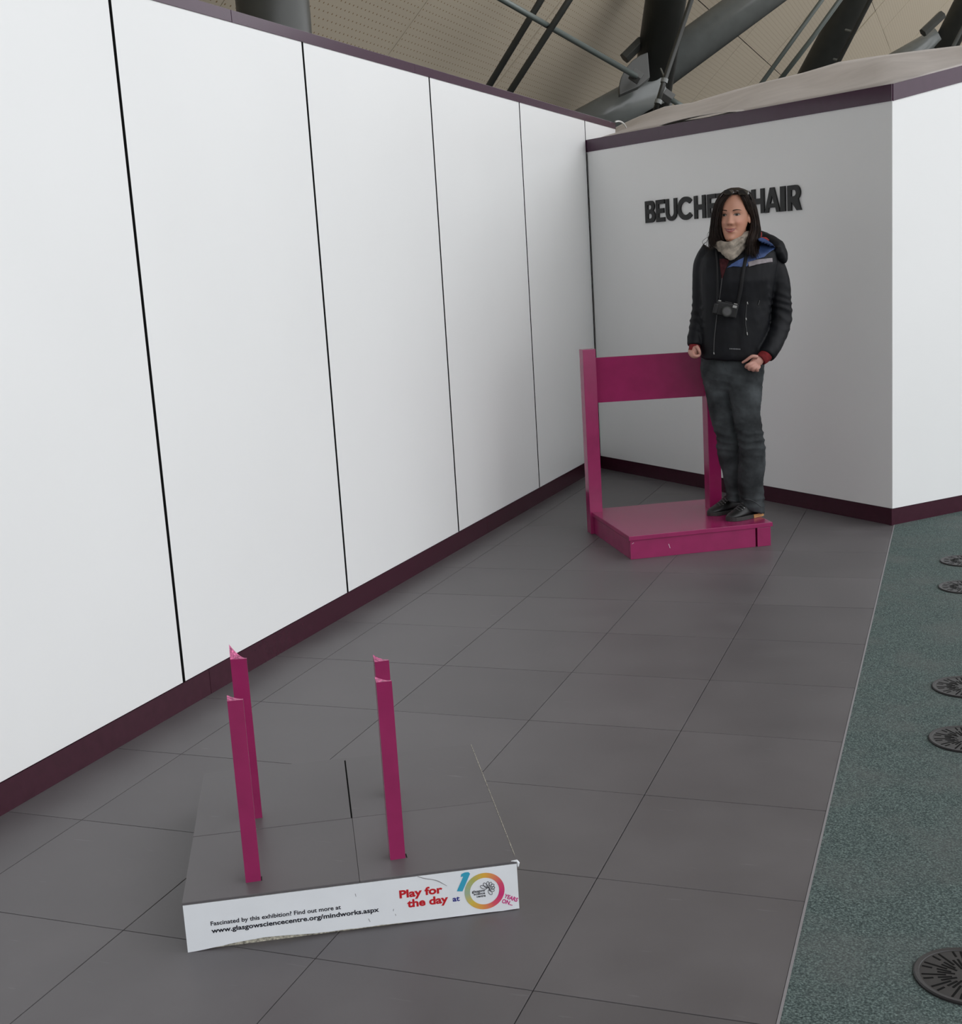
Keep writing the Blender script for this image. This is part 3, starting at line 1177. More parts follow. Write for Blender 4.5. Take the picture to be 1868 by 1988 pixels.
PXM = 377.0
skin_v = bpy.data.materials.new('skin')
skin_v.use_nodes = True
nt = skin_v.node_tree
b = nt.nodes['Principled BSDF']
va = nt.nodes.new('ShaderNodeVertexColor')
va.layer_name = 'Col'
nt.links.new(va.outputs['Color'], b.inputs['Base Color'])
b.inputs['Roughness'].default_value = 0.48
b.inputs['Subsurface Weight'].default_value = 0.06
b.inputs['Subsurface Radius'].default_value = (0.01, 0.004, 0.002)
M['hair'] = newmat('dark_brown_hair', (0.0150, 0.0082, 0.0056), 0.60, 0.22, nscale=30, namt=0.5)
M['jacket'] = newmat('black_shell_jacket', (0.0024, 0.0028, 0.0046), 0.58, 0.24, nscale=18, namt=0.3, bump=0.25, bscale=40)
M['blue_lining'] = newmat('blue_yoke_fabric', (0.040, 0.075, 0.20), 0.6, 0.4, nscale=25, namt=0.35, bump=0.3, bscale=60)
M['reflective'] = newmat('grey_reflective_stripe', (0.21, 0.185, 0.195), 0.5, 0.5, nscale=60, namt=0.12)
M['red_fabric'] = newmat('red_lining', (0.32, 0.030, 0.025), 0.7, 0.3, nscale=30, namt=0.3)
M['maroon'] = newmat('maroon_jumper', (0.045, 0.010, 0.012), 0.85, 0.2, nscale=60, namt=0.4)
M['cuff_red'] = newmat('red_knit_cuff', (0.16, 0.016, 0.018), 0.8, 0.2, nscale=60, namt=0.3)
M['zip'] = newmat('zip_grey', (0.045, 0.045, 0.046), 0.5, 0.4)
M['seam'] = newmat('denim_seam', (0.055, 0.058, 0.062), 0.8, 0.2)
M['scarf'] = newmat('beige_scarf', (0.25, 0.215, 0.175), 0.8, 0.25, nscale=45, namt=0.35, detail=6, bump=0.6, bscale=90)
M['shoe'] = newmat('black_suede', (0.0075, 0.0075, 0.008), 0.45, 0.5, nscale=30, namt=0.3)
M['sole'] = newmat('dark_rubber_sole', (0.030, 0.029, 0.028), 0.6, 0.4)
M['gum'] = newmat('gum_rubber_heel', (0.50, 0.25, 0.095), 0.55, 0.4)
M['lace'] = newmat('patent_black', (0.012, 0.012, 0.013), 0.2, 0.8)
M['eyelet'] = newmat('metal_eyelet', (0.45, 0.45, 0.45), 0.3, 0.8, metal=0.6)
M['lip'] = newmat('lips', (0.29, 0.075, 0.072), 0.45, 0.4)
M['teeth'] = newmat('teeth', (0.50, 0.42, 0.38), 0.35, 0.5)
M['eye_white'] = newmat('eye_white', (0.27, 0.225, 0.20), 0.4, 0.3)
M['iris'] = newmat('iris', (0.012, 0.008, 0.006), 0.45, 0.25)
M['brow'] = newmat('brow_hair', (0.050, 0.027, 0.018), 0.7, 0.2)
M['cam_body'] = newmat('black_camera_plastic', (0.007, 0.007, 0.0075), 0.5, 0.4, nscale=60, namt=0.2)
M['cam_gloss'] = newmat('lens_glass', (0.010, 0.010, 0.012), 0.12, 0.7)
M['cam_silver'] = newmat('camera_silver', (0.30, 0.30, 0.29), 0.3, 0.6, metal=0.3)
M['strap'] = newmat('camera_strap_webbing', (0.010, 0.010, 0.011), 0.7, 0.3)
M['shades'] = newmat('dark_sunglass_lens', (0.010, 0.009, 0.008), 0.10, 0.8)


def denim_mat():
    mt = newmat('faded_charcoal_denim', (0.040, 0.044, 0.047), 0.85, 0.2)
    nt = mt.node_tree
    b = nt.nodes['Principled BSDF']
    tc = nt.nodes.new('ShaderNodeTexCoord')
    n1 = nt.nodes.new('ShaderNodeTexNoise')
    n1.inputs['Scale'].default_value = 9
    n1.inputs['Detail'].default_value = 5
    nt.links.new(tc.outputs['Object'], n1.inputs['Vector'])
    r = nt.nodes.new('ShaderNodeValToRGB')
    r.color_ramp.elements[0].position = 0.35
    r.color_ramp.elements[0].color = (0.013, 0.0145, 0.0155, 1)
    r.color_ramp.elements[1].position = 0.70
    r.color_ramp.elements[1].color = (0.060, 0.067, 0.071, 1)
    nt.links.new(n1.outputs['Fac'], r.inputs['Fac'])
    nt.links.new(r.outputs['Color'], b.inputs['Base Color'])
    return mt


M['denim'] = denim_mat()

woman = thing('person', 'woman in black jacket, beige scarf and grey jeans standing on the magenta chair', 'person', OP)

# --- head frame
HC = pp(1426.5, 418, 0.0)
yaw = math.radians(14)
hf = (-hp * math.cos(yaw) - hr * math.sin(yaw)).normalized()
hx = (hr * math.cos(yaw) - hp * math.sin(yaw)).normalized()
rl = math.radians(2.0)
hx, hz = (hx * math.cos(rl) - ZV * math.sin(rl)), (ZV * math.cos(rl) + hx * math.sin(rl))
HPROF = [(-.128, .012, .074, .045), (-.124, .024, .082, .03), (-.114, .035, .0885, .0), (-.096, .0455, .0895, -.03), (-.075, .054, .0895, -.05), (-.050, .061, .090, -.07),
         (-.025, .0655, .091, -.085), (.000, .0685, .0915, -.092), (.030, .0715, .094, -.097), (.060, .0725, .090, -.098), (.085, .069, .079, -.094), (.105, .058, .061, -.08),
         (.118, .040, .037, -.058), (.126, .014, .008, -.03)]


def hprof(z):
    if z <= HPROF[0][0]:
        return HPROF[0][1:]
    for i in range(len(HPROF) - 1):
        p1, p2 = HPROF[i], HPROF[i + 1]
        if z <= p2[0]:
            p0, p3 = HPROF[max(0, i - 1)], HPROF[min(len(HPROF) - 1, i + 2)]
            t = (z - p1[0]) / (p2[0] - p1[0])
            return tuple(0.5 * ((2 * b_) + (c_ - a_) * t + (2 * a_ - 5 * b_ + 4 * c_ - d_) * t * t + (3 * b_ - a_ - 3 * c_ + d_) * t ** 3) for a_, b_, c_, d_ in zip(p0[1:], p1[1:], p2[1:], p3[1:]))
    return HPROF[-1][1:]


def gs(x, z, cx, cz, sx, sz):
    return math.exp(-((x - cx) / sx) ** 2 - ((z - cz) / sz) ** 2)


def hdisp(x, z):
    d = 0.0
    # nose bridge, tip and wings
    if -0.065 < z < 0.03:
        t = min(1, max(0, (0.014 - z) / 0.052))
        h = 0.0035 + 0.0155 * t ** 1.25
        if z < -0.040:
            h *= max(0.0, 1 - ((-0.040 - z) / 0.011)) ** 0.8
        d += h * math.exp(-(x / (0.0085 + 0.005 * t)) ** 2) * min(1, max(0, (0.03 - z) / 0.02))
        d += 0.006 * (gs(x, z, 0.0125, -.039, .006, .007) + gs(x, z, -0.0125, -.039, .006, .007))
    for s in (-1, 1):
        d -= 0.0085 * gs(x, z, s * .031, .001, .016, .011)
        d += 0.0050 * gs(x, z, s * .031, .0005, .0115, .0075)
        d += 0.0035 * gs(x, z, s * .030, .020, .020, .007)
        d += 0.0085 * gs(x, z, s * .039, -.036, .018, .015)
        d -= 0.0030 * gs(x, z, s * .0265, -.058, .005, .016)
        d -= 0.0020 * gs(x, z, s * .030, -.074, .006, .008)
    d += 0.0050 * gs(x, z, 0, -.066, .018, .0045) + 0.0060 * gs(x, z, 0, -.0785, .015, .0055)
    d -= 0.0030 * gs(x, z, 0, -.0715, .025, .0025)
    d -= 0.0035 * gs(x, z, 0, -.090, .018, .006)
    d += 0.0065 * gs(x, z, 0, -.110, .018, .011)
    return d


def hsurf(x, z, off=0.0):
    a, yf, yb = hprof(z)
    q = max(0.0, 1 - (abs(x) / a) ** 2.15)
    yc = (yf + yb) * 0.35
    return HC + hx * x + hf * (yc + (yf - yc) * q ** 0.48 + hdisp(x, z) * min(1, q * 2.2) + off) + hz * z


def hpt(x, y, z):
    return HC + hx * x + hf * y + hz * z


body = MB()
rr = []
NHZ, NHT = 110, 120
for i in range(NHZ + 1):
    z = -0.128 + 0.254 * i / NHZ
    a, yf, yb = hprof(z)
    yc = (yf + yb) * 0.35
    ring_ = []
    for j in range(NHT):
        th = 2 * math.pi * j / NHT
        sx_, cx_ = math.sin(th), math.cos(th)
        x = a * math.copysign(abs(sx_) ** 0.93, sx_)
        if cx_ > 0:
            ring_.append(hsurf(max(-a, min(a, x)), z))
        else:
            ring_.append(hpt(x, yc + (yc - yb) * cx_, z))
    rr.append(ring_)
body.rings(rr)
# ears
for s in (-1, 1):
    o_ = hpt(s * 0.0735, -0.012, -0.012)
    body.ellipsoid(o_, hx * 0.0055 + hf * -0.004 * 1, hf * 0.0165 + hx * s * -0.002, hz * 0.031 + hf * -0.006, 14, 10)
    rim = [hpt(s * (0.0735 + 0.006 * math.sin(t)), -0.012 - 0.016 * math.cos(t * 1.0) * 0.9 + 0.002, -0.010 + 0.030 * math.sin(t * 1.0)) for t in [(-0.9 + k * 0.42) for k in range(10)]]
    body.tube(rim, 0.0038, 8)
# neck, torso core, hips (under the clothes)
body.tube([hpt(0, -0.03, -0.06), hpt(0, -0.035, -0.11), pp(1432, 478, 0.05), pp(1434, 492, 0.05)], [0.050, 0.050, 0.054, 0.062], 20, sub=4)


def oval(lx, rx, y, d, th, n=28, slope=0.0, pw=0.85):
    """horizontal-ish ring given by its left and right edge in the picture"""
    c = pp((lx + rx) / 2, y + slope * 0.5, d)
    hw = (rx - lx) / 2 / PXM
    out = []
    for j in range(n):
        t = 2 * math.pi * j / n
        cx_, sx_ = math.cos(t), math.sin(t)
        x = math.copysign(abs(cx_) ** pw, cx_) * hw
        yy = math.copysign(abs(sx_) ** pw, sx_) * th / 2
        out.append(c + hr * x + hp * yy - ZV * (slope * cx_ * 0.5 / PXM))
    return out


core = [(1412, 1456, 484, .05, .11), (1388, 1482, 496, .05, .15), (1378, 1490, 520, .05, .18), (1378, 1484, 570, .05, .18), (1376, 1478, 640, .05, .18), (1374, 1474, 700, .05, .19), (1380, 1470, 724, .05, .17)]
body.rings([oval(*c) for c in core])
# legs and feet inside jeans and shoes
SHOES = [(Vector((1.341, 4.304, SZ)), Vector((1.212, 4.127, SZ))), (Vector((1.232, 4.428, SZ)), Vector((1.090, 4.262, SZ)))]
body.tube([pp(1390, 705, .06), pp(1397, 760, .06), pp(1410, 850, .05), pp(1420, 920, .08), SHOES[1][0].lerp(SHOES[1][1], .24) + Vector((0, 0, .085))], [.070, .066, .048, .038, .030], 16, sub=4)
body.tube([pp(1448, 705, .03), pp(1448, 760, .0), pp(1457, 850, -.02), pp(1461, 920, .01), SHOES[0][0].lerp(SHOES[0][1], .24) + Vector((0, 0, .085))], [.070, .066, .048, .038, .030], 16, sub=4)
for dx in (0, 1):
    h_, t_ = SHOES[dx]
    up_ = Vector((0, 0, 1))
    body.tube([h_.lerp(t_, .24) + up_ * .085, h_.lerp(t_, .30) + up_ * .045, h_.lerp(t_, .55) + up_ * .034, h_.lerp(t_, .78) + up_ * .028], [.030, .026, .018, .010], 12, sub=3)
# arms
ARM_L = [(1381, 492, .05, .050), (1366, 515, .05, .044), (1360, 555, .05, .040), (1358, 597, .05, .036), (1354, 632, .02, .032), (1350.5, 662, -.01, .026), (1349.5, 674, -.02, .0235)]
ARM_R = [(1488, 496, .06, .050), (1505, 522, .07, .044), (1513, 565, .08, .040), (1515, 605, .08, .037), (1511, 640, .05, .034), (1498, 668, .0, .029), (1486, 686, -.04, .025), (1478, 696, -.06, .0235)]
for A in (ARM_L, ARM_R):
    body.tube([pp(x, y, d) for x, y, d, r in A], [r * 0.86 for x, y, d, r in A], 16, sub=4)


def finger(pts, r0, r1):
    P_ = [pp(*q) for q in pts]
    n_ = len(P_)
    body.tube(P_, [r0 + (r1 - r0) * i / (n_ - 1) for i in range(n_)], 12, sub=4)
    body.ellipsoid(P_[-1], hr * r1, hp * r1, ZV * r1, 10, 8)


# her left hand (right in the picture): thumb hooked at the pocket, fingers curled
pc = pp(1468.5, 703.5, -.085)
body.ellipsoid(pc, (hr * -0.036 - ZV * 0.020 + hp * -.006), (hr * 0.013 - ZV * 0.024) * 0.98, hp * 0.0165, 18, 12)
body.tube([pp(1478, 696, -.06), pp(1472, 700, -.08)], [.0215, .020], 14)
finger([(1471, 693, -.098), (1462, 691.5, -.108), (1455, 695, -.110), (1449, 699.5, -.106), (1442.5, 703.5, -.098)], .0095, .0066)
finger([(1463, 703, -.098), (1456, 706.5, -.112), (1450.5, 709.5, -.112), (1449, 712.5, -.098), (1453, 714, -.085)], .0094, .0078)
finger([(1466, 707, -.100), (1459.5, 711.5, -.116), (1455, 714.5, -.113), (1455.5, 717, -.098), (1460, 716.5, -.086)], .0095, .0080)
finger([(1470, 710, -.100), (1465, 715, -.114), (1461.5, 718, -.108), (1463.5, 719, -.094), (1467, 717.5, -.085)], .0092, .0076)
finger([(1475, 711, -.094), (1471.5, 716, -.105), (1469, 719, -.100), (1471.5, 719.5, -.088)], .0084, .0068)
# her right hand (left in the picture)
pc = pp(1349.5, 681, -.045)
body.ellipsoid(pc, hr * 0.0185, hp * 0.019, (ZV * 0.027 + hr * 0.002), 18, 12)
body.tube([pp(1349.5, 671, -.02), pp(1349.5, 678, -.038)], [.0215, .021], 14)
finger([(1352.5, 672, -.060), (1356, 677, -.070), (1358.5, 683, -.070), (1359, 688, -.062)], .0092, .0066)
finger([(1345, 683, -.060), (1347, 689, -.070), (1352, 691.5, -.072), (1357, 690.5, -.064)], .0092, .0074)
finger([(1342.5, 682, -.050), (1342.5, 688.5, -.062), (1347, 692.5, -.066), (1353, 693, -.058)], .0090, .0074)
finger([(1341, 680, -.040), (1340, 686.5, -.050), (1343.5, 691.5, -.055), (1348.5, 693.5, -.050)], .0086, .0070)
finger([(1340.5, 677, -.030), (1338.5, 683, -.038), (1340.5, 688.5, -.043), (1345, 691, -.040)], .0078, .0062)
bo = body.build('body', skin_v, woman, smooth=True)
remesh(bo, 0.0028, 1)
me = bo.data
nv = len(me.vertices)
co = np.empty(nv * 3)
me.vertices.foreach_get('co', co)
co = co.reshape(-1, 3) + np.array(OP)
rel = co - np.array(HC)
X, Y, Z = rel @ np.array(hx), rel @ np.array(hf), rel @ np.array(hz)
col = np.tile(np.array([0.46, 0.225, 0.148]), (nv, 1))
hand = Z < -0.3
col[hand] = (0.46, 0.235, 0.185)


def gm(cx, cz, sx, sz):
    return (np.exp(-((X - cx) / sx) ** 2 - ((Z - cz) / sz) ** 2) * (Y > 0.02))[:, None]


for s in (-1, 1):
    k = gm(s * .042, -.036, .018, .016) * 0.35
    col = col * (1 - k) + np.array([0.50, 0.19, 0.135]) * k
    k = gm(s * .031, .006, .017, .007) * 0.45
    col = col * (1 - k) + np.array([0.24, 0.115, 0.085]) * k
k = gm(0, -.036, .012, .010) * 0.25
col = col * (1 - k) + np.array([0.46, 0.20, 0.15]) * k
for s in (-1, 1):
    k = gm(s * .0075, -.0475, .0035, .0025) * 0.7
    col = col * (1 - k) + np.array([0.13, 0.05, 0.04]) * k
ca = me.color_attributes.new('Col', 'FLOAT_COLOR', 'POINT')
ca.data.foreach_set('color', np.concatenate([col, np.ones((nv, 1))], 1).astype(np.float32).ravel())


# --- face parts laid on the head surface
def face_patch(name, outline, mat, off, parent, grid=0.002):
    pts = [Vector(p) for p in outline]
    n_ = len(pts)
    xs = [p.x for p in pts]
    ys = [p.y for p in pts]
    allp = list(pts)
    x = min(xs) + grid / 2
    while x < max(xs):
        y = min(ys) + grid / 2
        while y < max(ys):
            allp.append(Vector((x, y)))
            y += grid
        x += grid
    res = delaunay_2d_cdt(allp, [(i, (i + 1) % n_) for i in range(n_)], [], 1, 1e-6)
    t = MB()
    t.add([hsurf(p.x, p.y, off) for p in res[0]], [tuple(f) for f in res[2]])
    o = t.build(name, mat, parent, smooth=True)
    md = o.modifiers.new('thick', 'SOLIDIFY')
    md.thickness = 0.0012
    md.offset = 0
    return o


def almond(cx, cz, w_, h_, up, dn, tilt=0.0):
    out = []
    for k in range(24):
        a = 2 * math.pi * k / 24
        x = w_ * math.cos(a)
        z = (up if math.sin(a) > 0 else dn) * h_ * math.copysign(abs(math.sin(a)) ** 1.15, math.sin(a))
        out.append((cx + x, cz + z + tilt * x))
    return out


for s in (-1, 1):
    e_ = face_patch('eye', almond(s * .0315, .0005, .0135, .0052, 1.0, 0.8, s * 0.05), M['eye_white'], 0.0006, woman, 0.0018)
    face_patch('iris', almond(s * .0315 - 0.001, .0006, .0064, .0052, 0.95, 0.9), M['iris'], 0.0012, e_, 0.0016)
    lid = [(s * .0315 + q * .0145, .0005 + 0.0052 * (1 - q * q) ** 0.6 + s * q * 0.0007) for q in (-1, -.6, -.2, .2, .6, 1)]
    face_patch('eyelash', lid + [(x, z + 0.0020) for x, z in lid[::-1]], M['iris'], 0.0018, e_, 0.0016)
    br = [(s * (.0145 + q * .036), .0185 + 0.0050 * math.sin(q * 2.2) - 0.0015 * q) for q in (0, .2, .4, .6, .8, 1)]
    th_ = [.0048, .0052, .0048, .004, .003, .0014]
    face_patch('eyebrow', br + [(x, z + t_) for (x, z), t_ in zip(br[::-1], th_[::-1])], M['brow'], 0.0006, woman, 0.002)
ul = [(-.0300, -.0615), (-.019, -.0640), (-.008, -.0640), (0, -.0650), (.008, -.0640), (.019, -.0640), (.0300, -.0615)]
um = [(.0300, -.0628), (.019, -.0680), (.008, -.0698), (0, -.0702), (-.008, -.0698), (-.019, -.0680), (-.0300, -.0628)]
mo = face_patch('mouth', ul + um, M['lip'], 0.0008, woman)
tl = [(-.024, -.0662), (-.012, -.0692), (0, -.0700), (.012, -.0692), (.024, -.0662)]
face_patch('teeth', tl + [(x, z - 0.0042 * (1 - (x / .026) ** 2)) for x, z in tl[::-1]], M['teeth'], 0.0010, mo)
ll = [(-.0265, -.0660), (-.012, -.0725), (0, -.0740), (.012, -.0725), (.0265, -.0660)]
lo = [(.021, -.0735), (.010, -.0805), (0, -.0825), (-.010, -.0805), (-.021, -.0735)]
face_patch('lower_lip', ll + lo, M['lip'], 0.0008, mo)


# --- jacket
def wrinkle(o, amp, freq, seed, stretch=(1, 1, 1)):
    me_ = o.data
    n_ = len(me_.vertices)
    off = Vector((seed * 7.1, seed * 3.3, seed * 1.7))
    ns = [v.normal.copy() for v in me_.vertices]
    for v, nn_ in zip(me_.vertices, ns):
        p = Vector((v.co.x * stretch[0], v.co.y * stretch[1], v.co.z * stretch[2])) * freq + off
        q = 1 - abs(noise.noise(p)) * 2
        v.co += nn_ * amp * (q * 0.7 + 0.6 * noise.noise(p * 2.3))


jk = MB()
tor = [(1398, 1466, 467, .07, .10), (1386, 1477, 474, .06, .15), (1372, 1493, 482, .05, .19), (1365, 1503, 495, .04, .225), (1362, 1505, 515, .03, .25), (1362, 1500, 545, .025, .26),
       (1362, 1494, 585, .03, .25), (1361, 1490, 625, .03, .25), (1361, 1484, 660, .03, .255)]
rings_ = [oval(*c) for c in tor] + [oval(1361, 1480, 684, .03, .255, slope=8), oval(1363, 1476, 692, .03, .245, slope=10)]
jk.rings(rings_)
SL_L = [(1384, 489, .05, .062), (1367, 512, .05, .050), (1361, 548, .05, .040), (1359, 585, .05, .0375), (1357.5, 606, .045, .036), (1354, 632, .02, .0375), (1350, 655, -.005, .0375), (1348.8, 671, -.02, .0365)]
SL_R = [(1482, 493, .06, .066), (1500, 516, .07, .056), (1511, 548, .08, .056), (1515.5, 585, .08, .052), (1516.5, 618, .075, .054), (1508, 650, .03, .052), (1497, 674, -.02, .048), (1486.5, 690, -.055, .041)]
for A in (SL_L, SL_R):
    jk.tube([pp(x, y, d) for x, y, d, r in A], [r for x, y, d, r in A], 22, sub=5)
jo = jk.build('jacket', M['jacket'], woman, smooth=True)
remesh(jo, 0.007, 4)
wrinkle(jo, 0.0034, 10, 1, (1, 1, 0.30))
wrinkle(jo, 0.0012, 26, 2, (1, 1, 0.6))
for v in jo.data.vertices:                      # creases round the elbows and above the cuffs
    lat = v.co.dot(hr)
    k_ = math.exp(-((v.co.z - 1.03) / 0.10) ** 2) * (1 if lat > 0.155 or lat < -0.165 else 0)
    if k_ > 0.05:
        ph = v.co.z * 150 + lat * 60 + 3 * noise.noise(v.co * 12)
        v.co += v.normal * (0.0036 * k_ * (1 - abs(math.sin(ph * 0.5)) * 1.6))
bvh = BVHTree.FromPolygons([v.co + OP for v in jo.data.vertices], [tuple(p.vertices) for p in jo.data.polygons])


def hit(px, py, off=0.003, fallback=-0.1):
    d = ray(px, py).normalized()
    h = bvh.ray_cast(CAM, d)
    if h[0] is None:
        return pp(px, py, fallback)
    return h[0] - d * off


def drape(name, poly, mat, parent, off=0.003, grid=2.0, thick=0.003):
    pts = [Vector(p) for p in poly]
    n_ = len(pts)
    xs = [p.x for p in pts]
    ys = [p.y for p in pts]
    allp = list(pts)
    x = min(xs) + grid / 2
    while x < max(xs):
        y = min(ys) + grid / 2
        while y < max(ys):
            allp.append(Vector((x, y)))
            y += grid
        x += grid
    res = delaunay_2d_cdt(allp, [(i, (i + 1) % n_) for i in range(n_)], [], 1, 1e-4)
    t = MB()
    t.add([hit(p.x, p.y, off) for p in res[0]], [tuple(f) for f in res[2]])
    o = t.build(name, mat, parent, smooth=True)
    md = o.modifiers.new('thick', 'SOLIDIFY')
    md.thickness = thick
    md.offset = 0
    return o


yk = drape('shoulder_yoke', [(1412, 520), (1420, 513), (1432, 506), (1444, 500), (1456, 492), (1464, 480), (1468, 468), (1473, 463), (1480, 461), (1490, 466), (1499, 473), (1506, 482), (1498, 487), (1490, 493), (1484, 499), (1470, 503), (1455, 509), (1451, 517), (1438, 518.5), (1424, 517)], M['blue_lining'], jo, 0.005)
drape('reflective_stripe', [(1452, 509), (1470, 504), (1486, 502), (1499.5, 501), (1500, 508.5), (1487, 510.5), (1470, 513.5), (1454, 518)], M['reflective'], jo, 0.007)
drape('jumper', [(1397, 503), (1404, 502), (1416, 505), (1413, 513), (1409, 522), (1405, 534), (1402, 546), (1400, 532), (1398, 516)], M['maroon'], jo, 0.002)


def ribbon_px(name, pts, wpx, mat, parent, off=0.004, sub=6, thick=0.002):
    P2 = [Vector((x, y, 0)) for x, y in pts]
    P2, _ = spline(P2, [0] * len(P2), sub)
    L_, R_ = [], []
    for i, p in enumerate(P2):
        t = (P2[min(len(P2) - 1, i + 1)] - P2[max(0, i - 1)]).normalized()
        nn_ = Vector((-t.y, t.x, 0)) * wpx / 2
        L_.append(hit(p.x + nn_.x, p.y + nn_.y, off))
        R_.append(hit(p.x - nn_.x, p.y - nn_.y, off))
    t = MB()
    vs = []
    for a_, b_ in zip(L_, R_):
        vs += [a_, b_]
    t.add(vs, [(2 * i, 2 * i + 1, 2 * i + 3, 2 * i + 2) for i in range(len(P2) - 1)])
    o = t.build(name, mat, parent, smooth=True)
    md = o.modifiers.new('thick', 'SOLIDIFY')
    md.thickness = thick
    md.offset = 0
    return o


ribbon_px('front_zip', [(1402, 540), (1399, 565), (1394, 600), (1390, 630), (1387, 660), (1386, 688)], 1.7, M['zip'], jo, 0.003)
ribbon_px('collar_edge', [(1391, 476), (1393, 505), (1394, 540), (1395, 580)], 2.2, M['strap'], jo, 0.004)
ribbon_px('pocket_zip', [(1450, 587), (1449, 600), (1448, 612), (1448, 630), (1449.5, 640), (1451, 650)], 1.2, M['zip'], jo, 0.003)
ribbon_px('pocket_zip', [(1475, 583), (1473.5, 588), (1472, 592)], 1.3, M['zip'], jo, 0.003)
for (x, y, l_) in ((1451, 586, 5), (1448.4, 617, 5), (1450.5, 645, 6), (1386, 684, 4)):
    ribbon_px('zip_pull', [(x, y), (x + 0.3, y + l_ / 2), (x + 0.8, y + l_)], 1.8, M['cam_silver'], jo, 0.005, sub=2)
# small pale stitched mark at the hem
random.seed(11)
mk = MB()
x = 1416.5
while x < 1437:
    w_ = random.uniform(1.0, 1.9)
    y0 = 677.0 + 0.04 * (x - 1416)
    h_ = random.uniform(1.6, 2.8)
    mk.add([hit(x, y0 - h_ / 2, .005), hit(x + w_, y0 - h_ / 2 + 0.2, .005), hit(x + w_, y0 + h_ / 2, .005), hit(x, y0 + h_ / 2, .005)], [(0, 1, 2, 3)])
    x += w_ + random.uniform(0.4, 0.9)
mo_ = mk.build('hem_mark', newmat('stitched_grey', (0.17, 0.17, 0.18), 0.6), jo)
mo_['kind'] = 'stuff'
# hood bunched behind her left shoulder, with red lining
hd_ = MB()
hd_.tube([pp(1400, 474, .15), pp(1432, 468, .20), pp(1470, 466, .17), pp(1494, 473, .13), pp(1511, 485, .09), pp(1519, 498, .06), pp(1519, 510, .04)], [.035, .045, .045, .044, .040, .030, .014], 18, sub=5)
hd_.tube([pp(1505, 485, .03), pp(1514, 492, .03), pp(1519, 504, .03)], [.022, .026, .014], 14, sub=4)
hd_.tube([pp(1452, 474, .14), pp(1470, 462, .12), pp(1476, 452, .11)], [.03, .018, .007], 14, sub=4)
ho = hd_.build('hood', M['jacket'], jo, smooth=True)
remesh(ho, 0.006, 3)
wrinkle(ho, 0.005, 14, 3)
t = MB()
t.tube([pp(1468, 466, .075), pp(1475, 459, .085), pp(1478, 451, .10)], [.008, .010, .003], 10, sub=4)
t.build('hood_lining', M['red_fabric'], ho, smooth=True)
t = MB()
t.tube([pp(1477, 462, .07), pp(1486, 463.5, .07), pp(1493, 467, .07)], [.004, .008, .003], 10, sub=4)
t.build('hood_lining', M['red_fabric'], ho, smooth=True)
# knitted cuffs
t = MB()
t.tube([pp(1349, 668, -.018), pp(1348.5, 676, -.026), pp(1346, 683, -.034)], [.0295, .0285, .0265], 18, sub=3)
c1_ = t.build('cuff', M['cuff_red'], woman, smooth=True)
t = MB()
t.tube([pp(1489, 688, -.05), pp(1482, 694.5, -.062), pp(1477, 699, -.07)], [.034, .033, .030], 18, sub=3)
t.build('cuff', M['cuff_red'], woman, smooth=True)

# --- jeans
jn_ = MB()
hipr = [(1366, 1476, 676, .04, .20), (1363, 1479, 694, .04, .215), (1362, 1482, 712, .04, .22), (1364, 1481, 726, .04, .215), (1368, 1478, 738, .04, .19), (1376, 1470, 752, .04, .15), (1392, 1452, 764, .04, .09)]
jn_.rings([oval(*c) for c in hipr])
lgl = [(1363, 1416, 712, .06, .17), (1368, 1421, 748, .06, .17), (1375, 1424, 781, .055, .155), (1385, 1431, 828, .04, .135), (1392.5, 1437, 851, .035, .125), (1391.5, 1438, 866, .04, .125), (1398, 1439, 898, .06, .125), (1408.5, 1440, 940, .08, .12), (1411.5, 1440, 962, .075, .125), (1412, 1440, 971, .07, .13)]
lgr = [(1408, 1482, 714, .025, .19), (1417, 1477.5, 758, .0, .18), (1424, 1475.5, 800, -.015, .16), (1430, 1478, 832, -.025, .145), (1435, 1482, 852, -.03, .135), (1437, 1484.5, 872, -.02, .14), (1435.5, 1484.5, 910, .0, .14), (1434, 1480.5, 942, .01, .135), (1437.5, 1482.5, 964, .005, .14)]
jn_.rings([oval(*c, slope=3) for c in lgl])
jn_.rings([oval(*c, slope=0) for c in lgr] + [oval(1440, 1483, 975, .005, .15, slope=9), oval(1443, 1483.5, 981, .01, .15, slope=15)])
jeo = jn_.build('jeans', M['denim'], woman, smooth=True)
remesh(jeo, 0.006, 9)
wrinkle(jeo, 0.0042, 9, 5, (1, 1, 1.1))
wrinkle(jeo, 0.0016, 30, 6, (1, 1, 1.6))
# folds across the knees and stacked above the hems
for v in jeo.data.vertices:
    zz = v.co.z
    k_ = math.exp(-((zz - 0.41) / 0.075) ** 2) + 0.9 * math.exp(-((zz - 0.085) / 0.05) ** 2) + 0.35 * math.exp(-((zz - 0.70) / 0.06) ** 2)
    if k_ > 0.05:
        lat = v.co.dot(hr)
        ph = zz * 165 + lat * 38 + 2.5 * noise.noise(Vector((lat * 14, zz * 9, v.co.dot(hp) * 10)))
        v.co += v.normal * (0.0042 * k_ * (1 - abs(math.sin(ph * 0.5)) * 1.6))
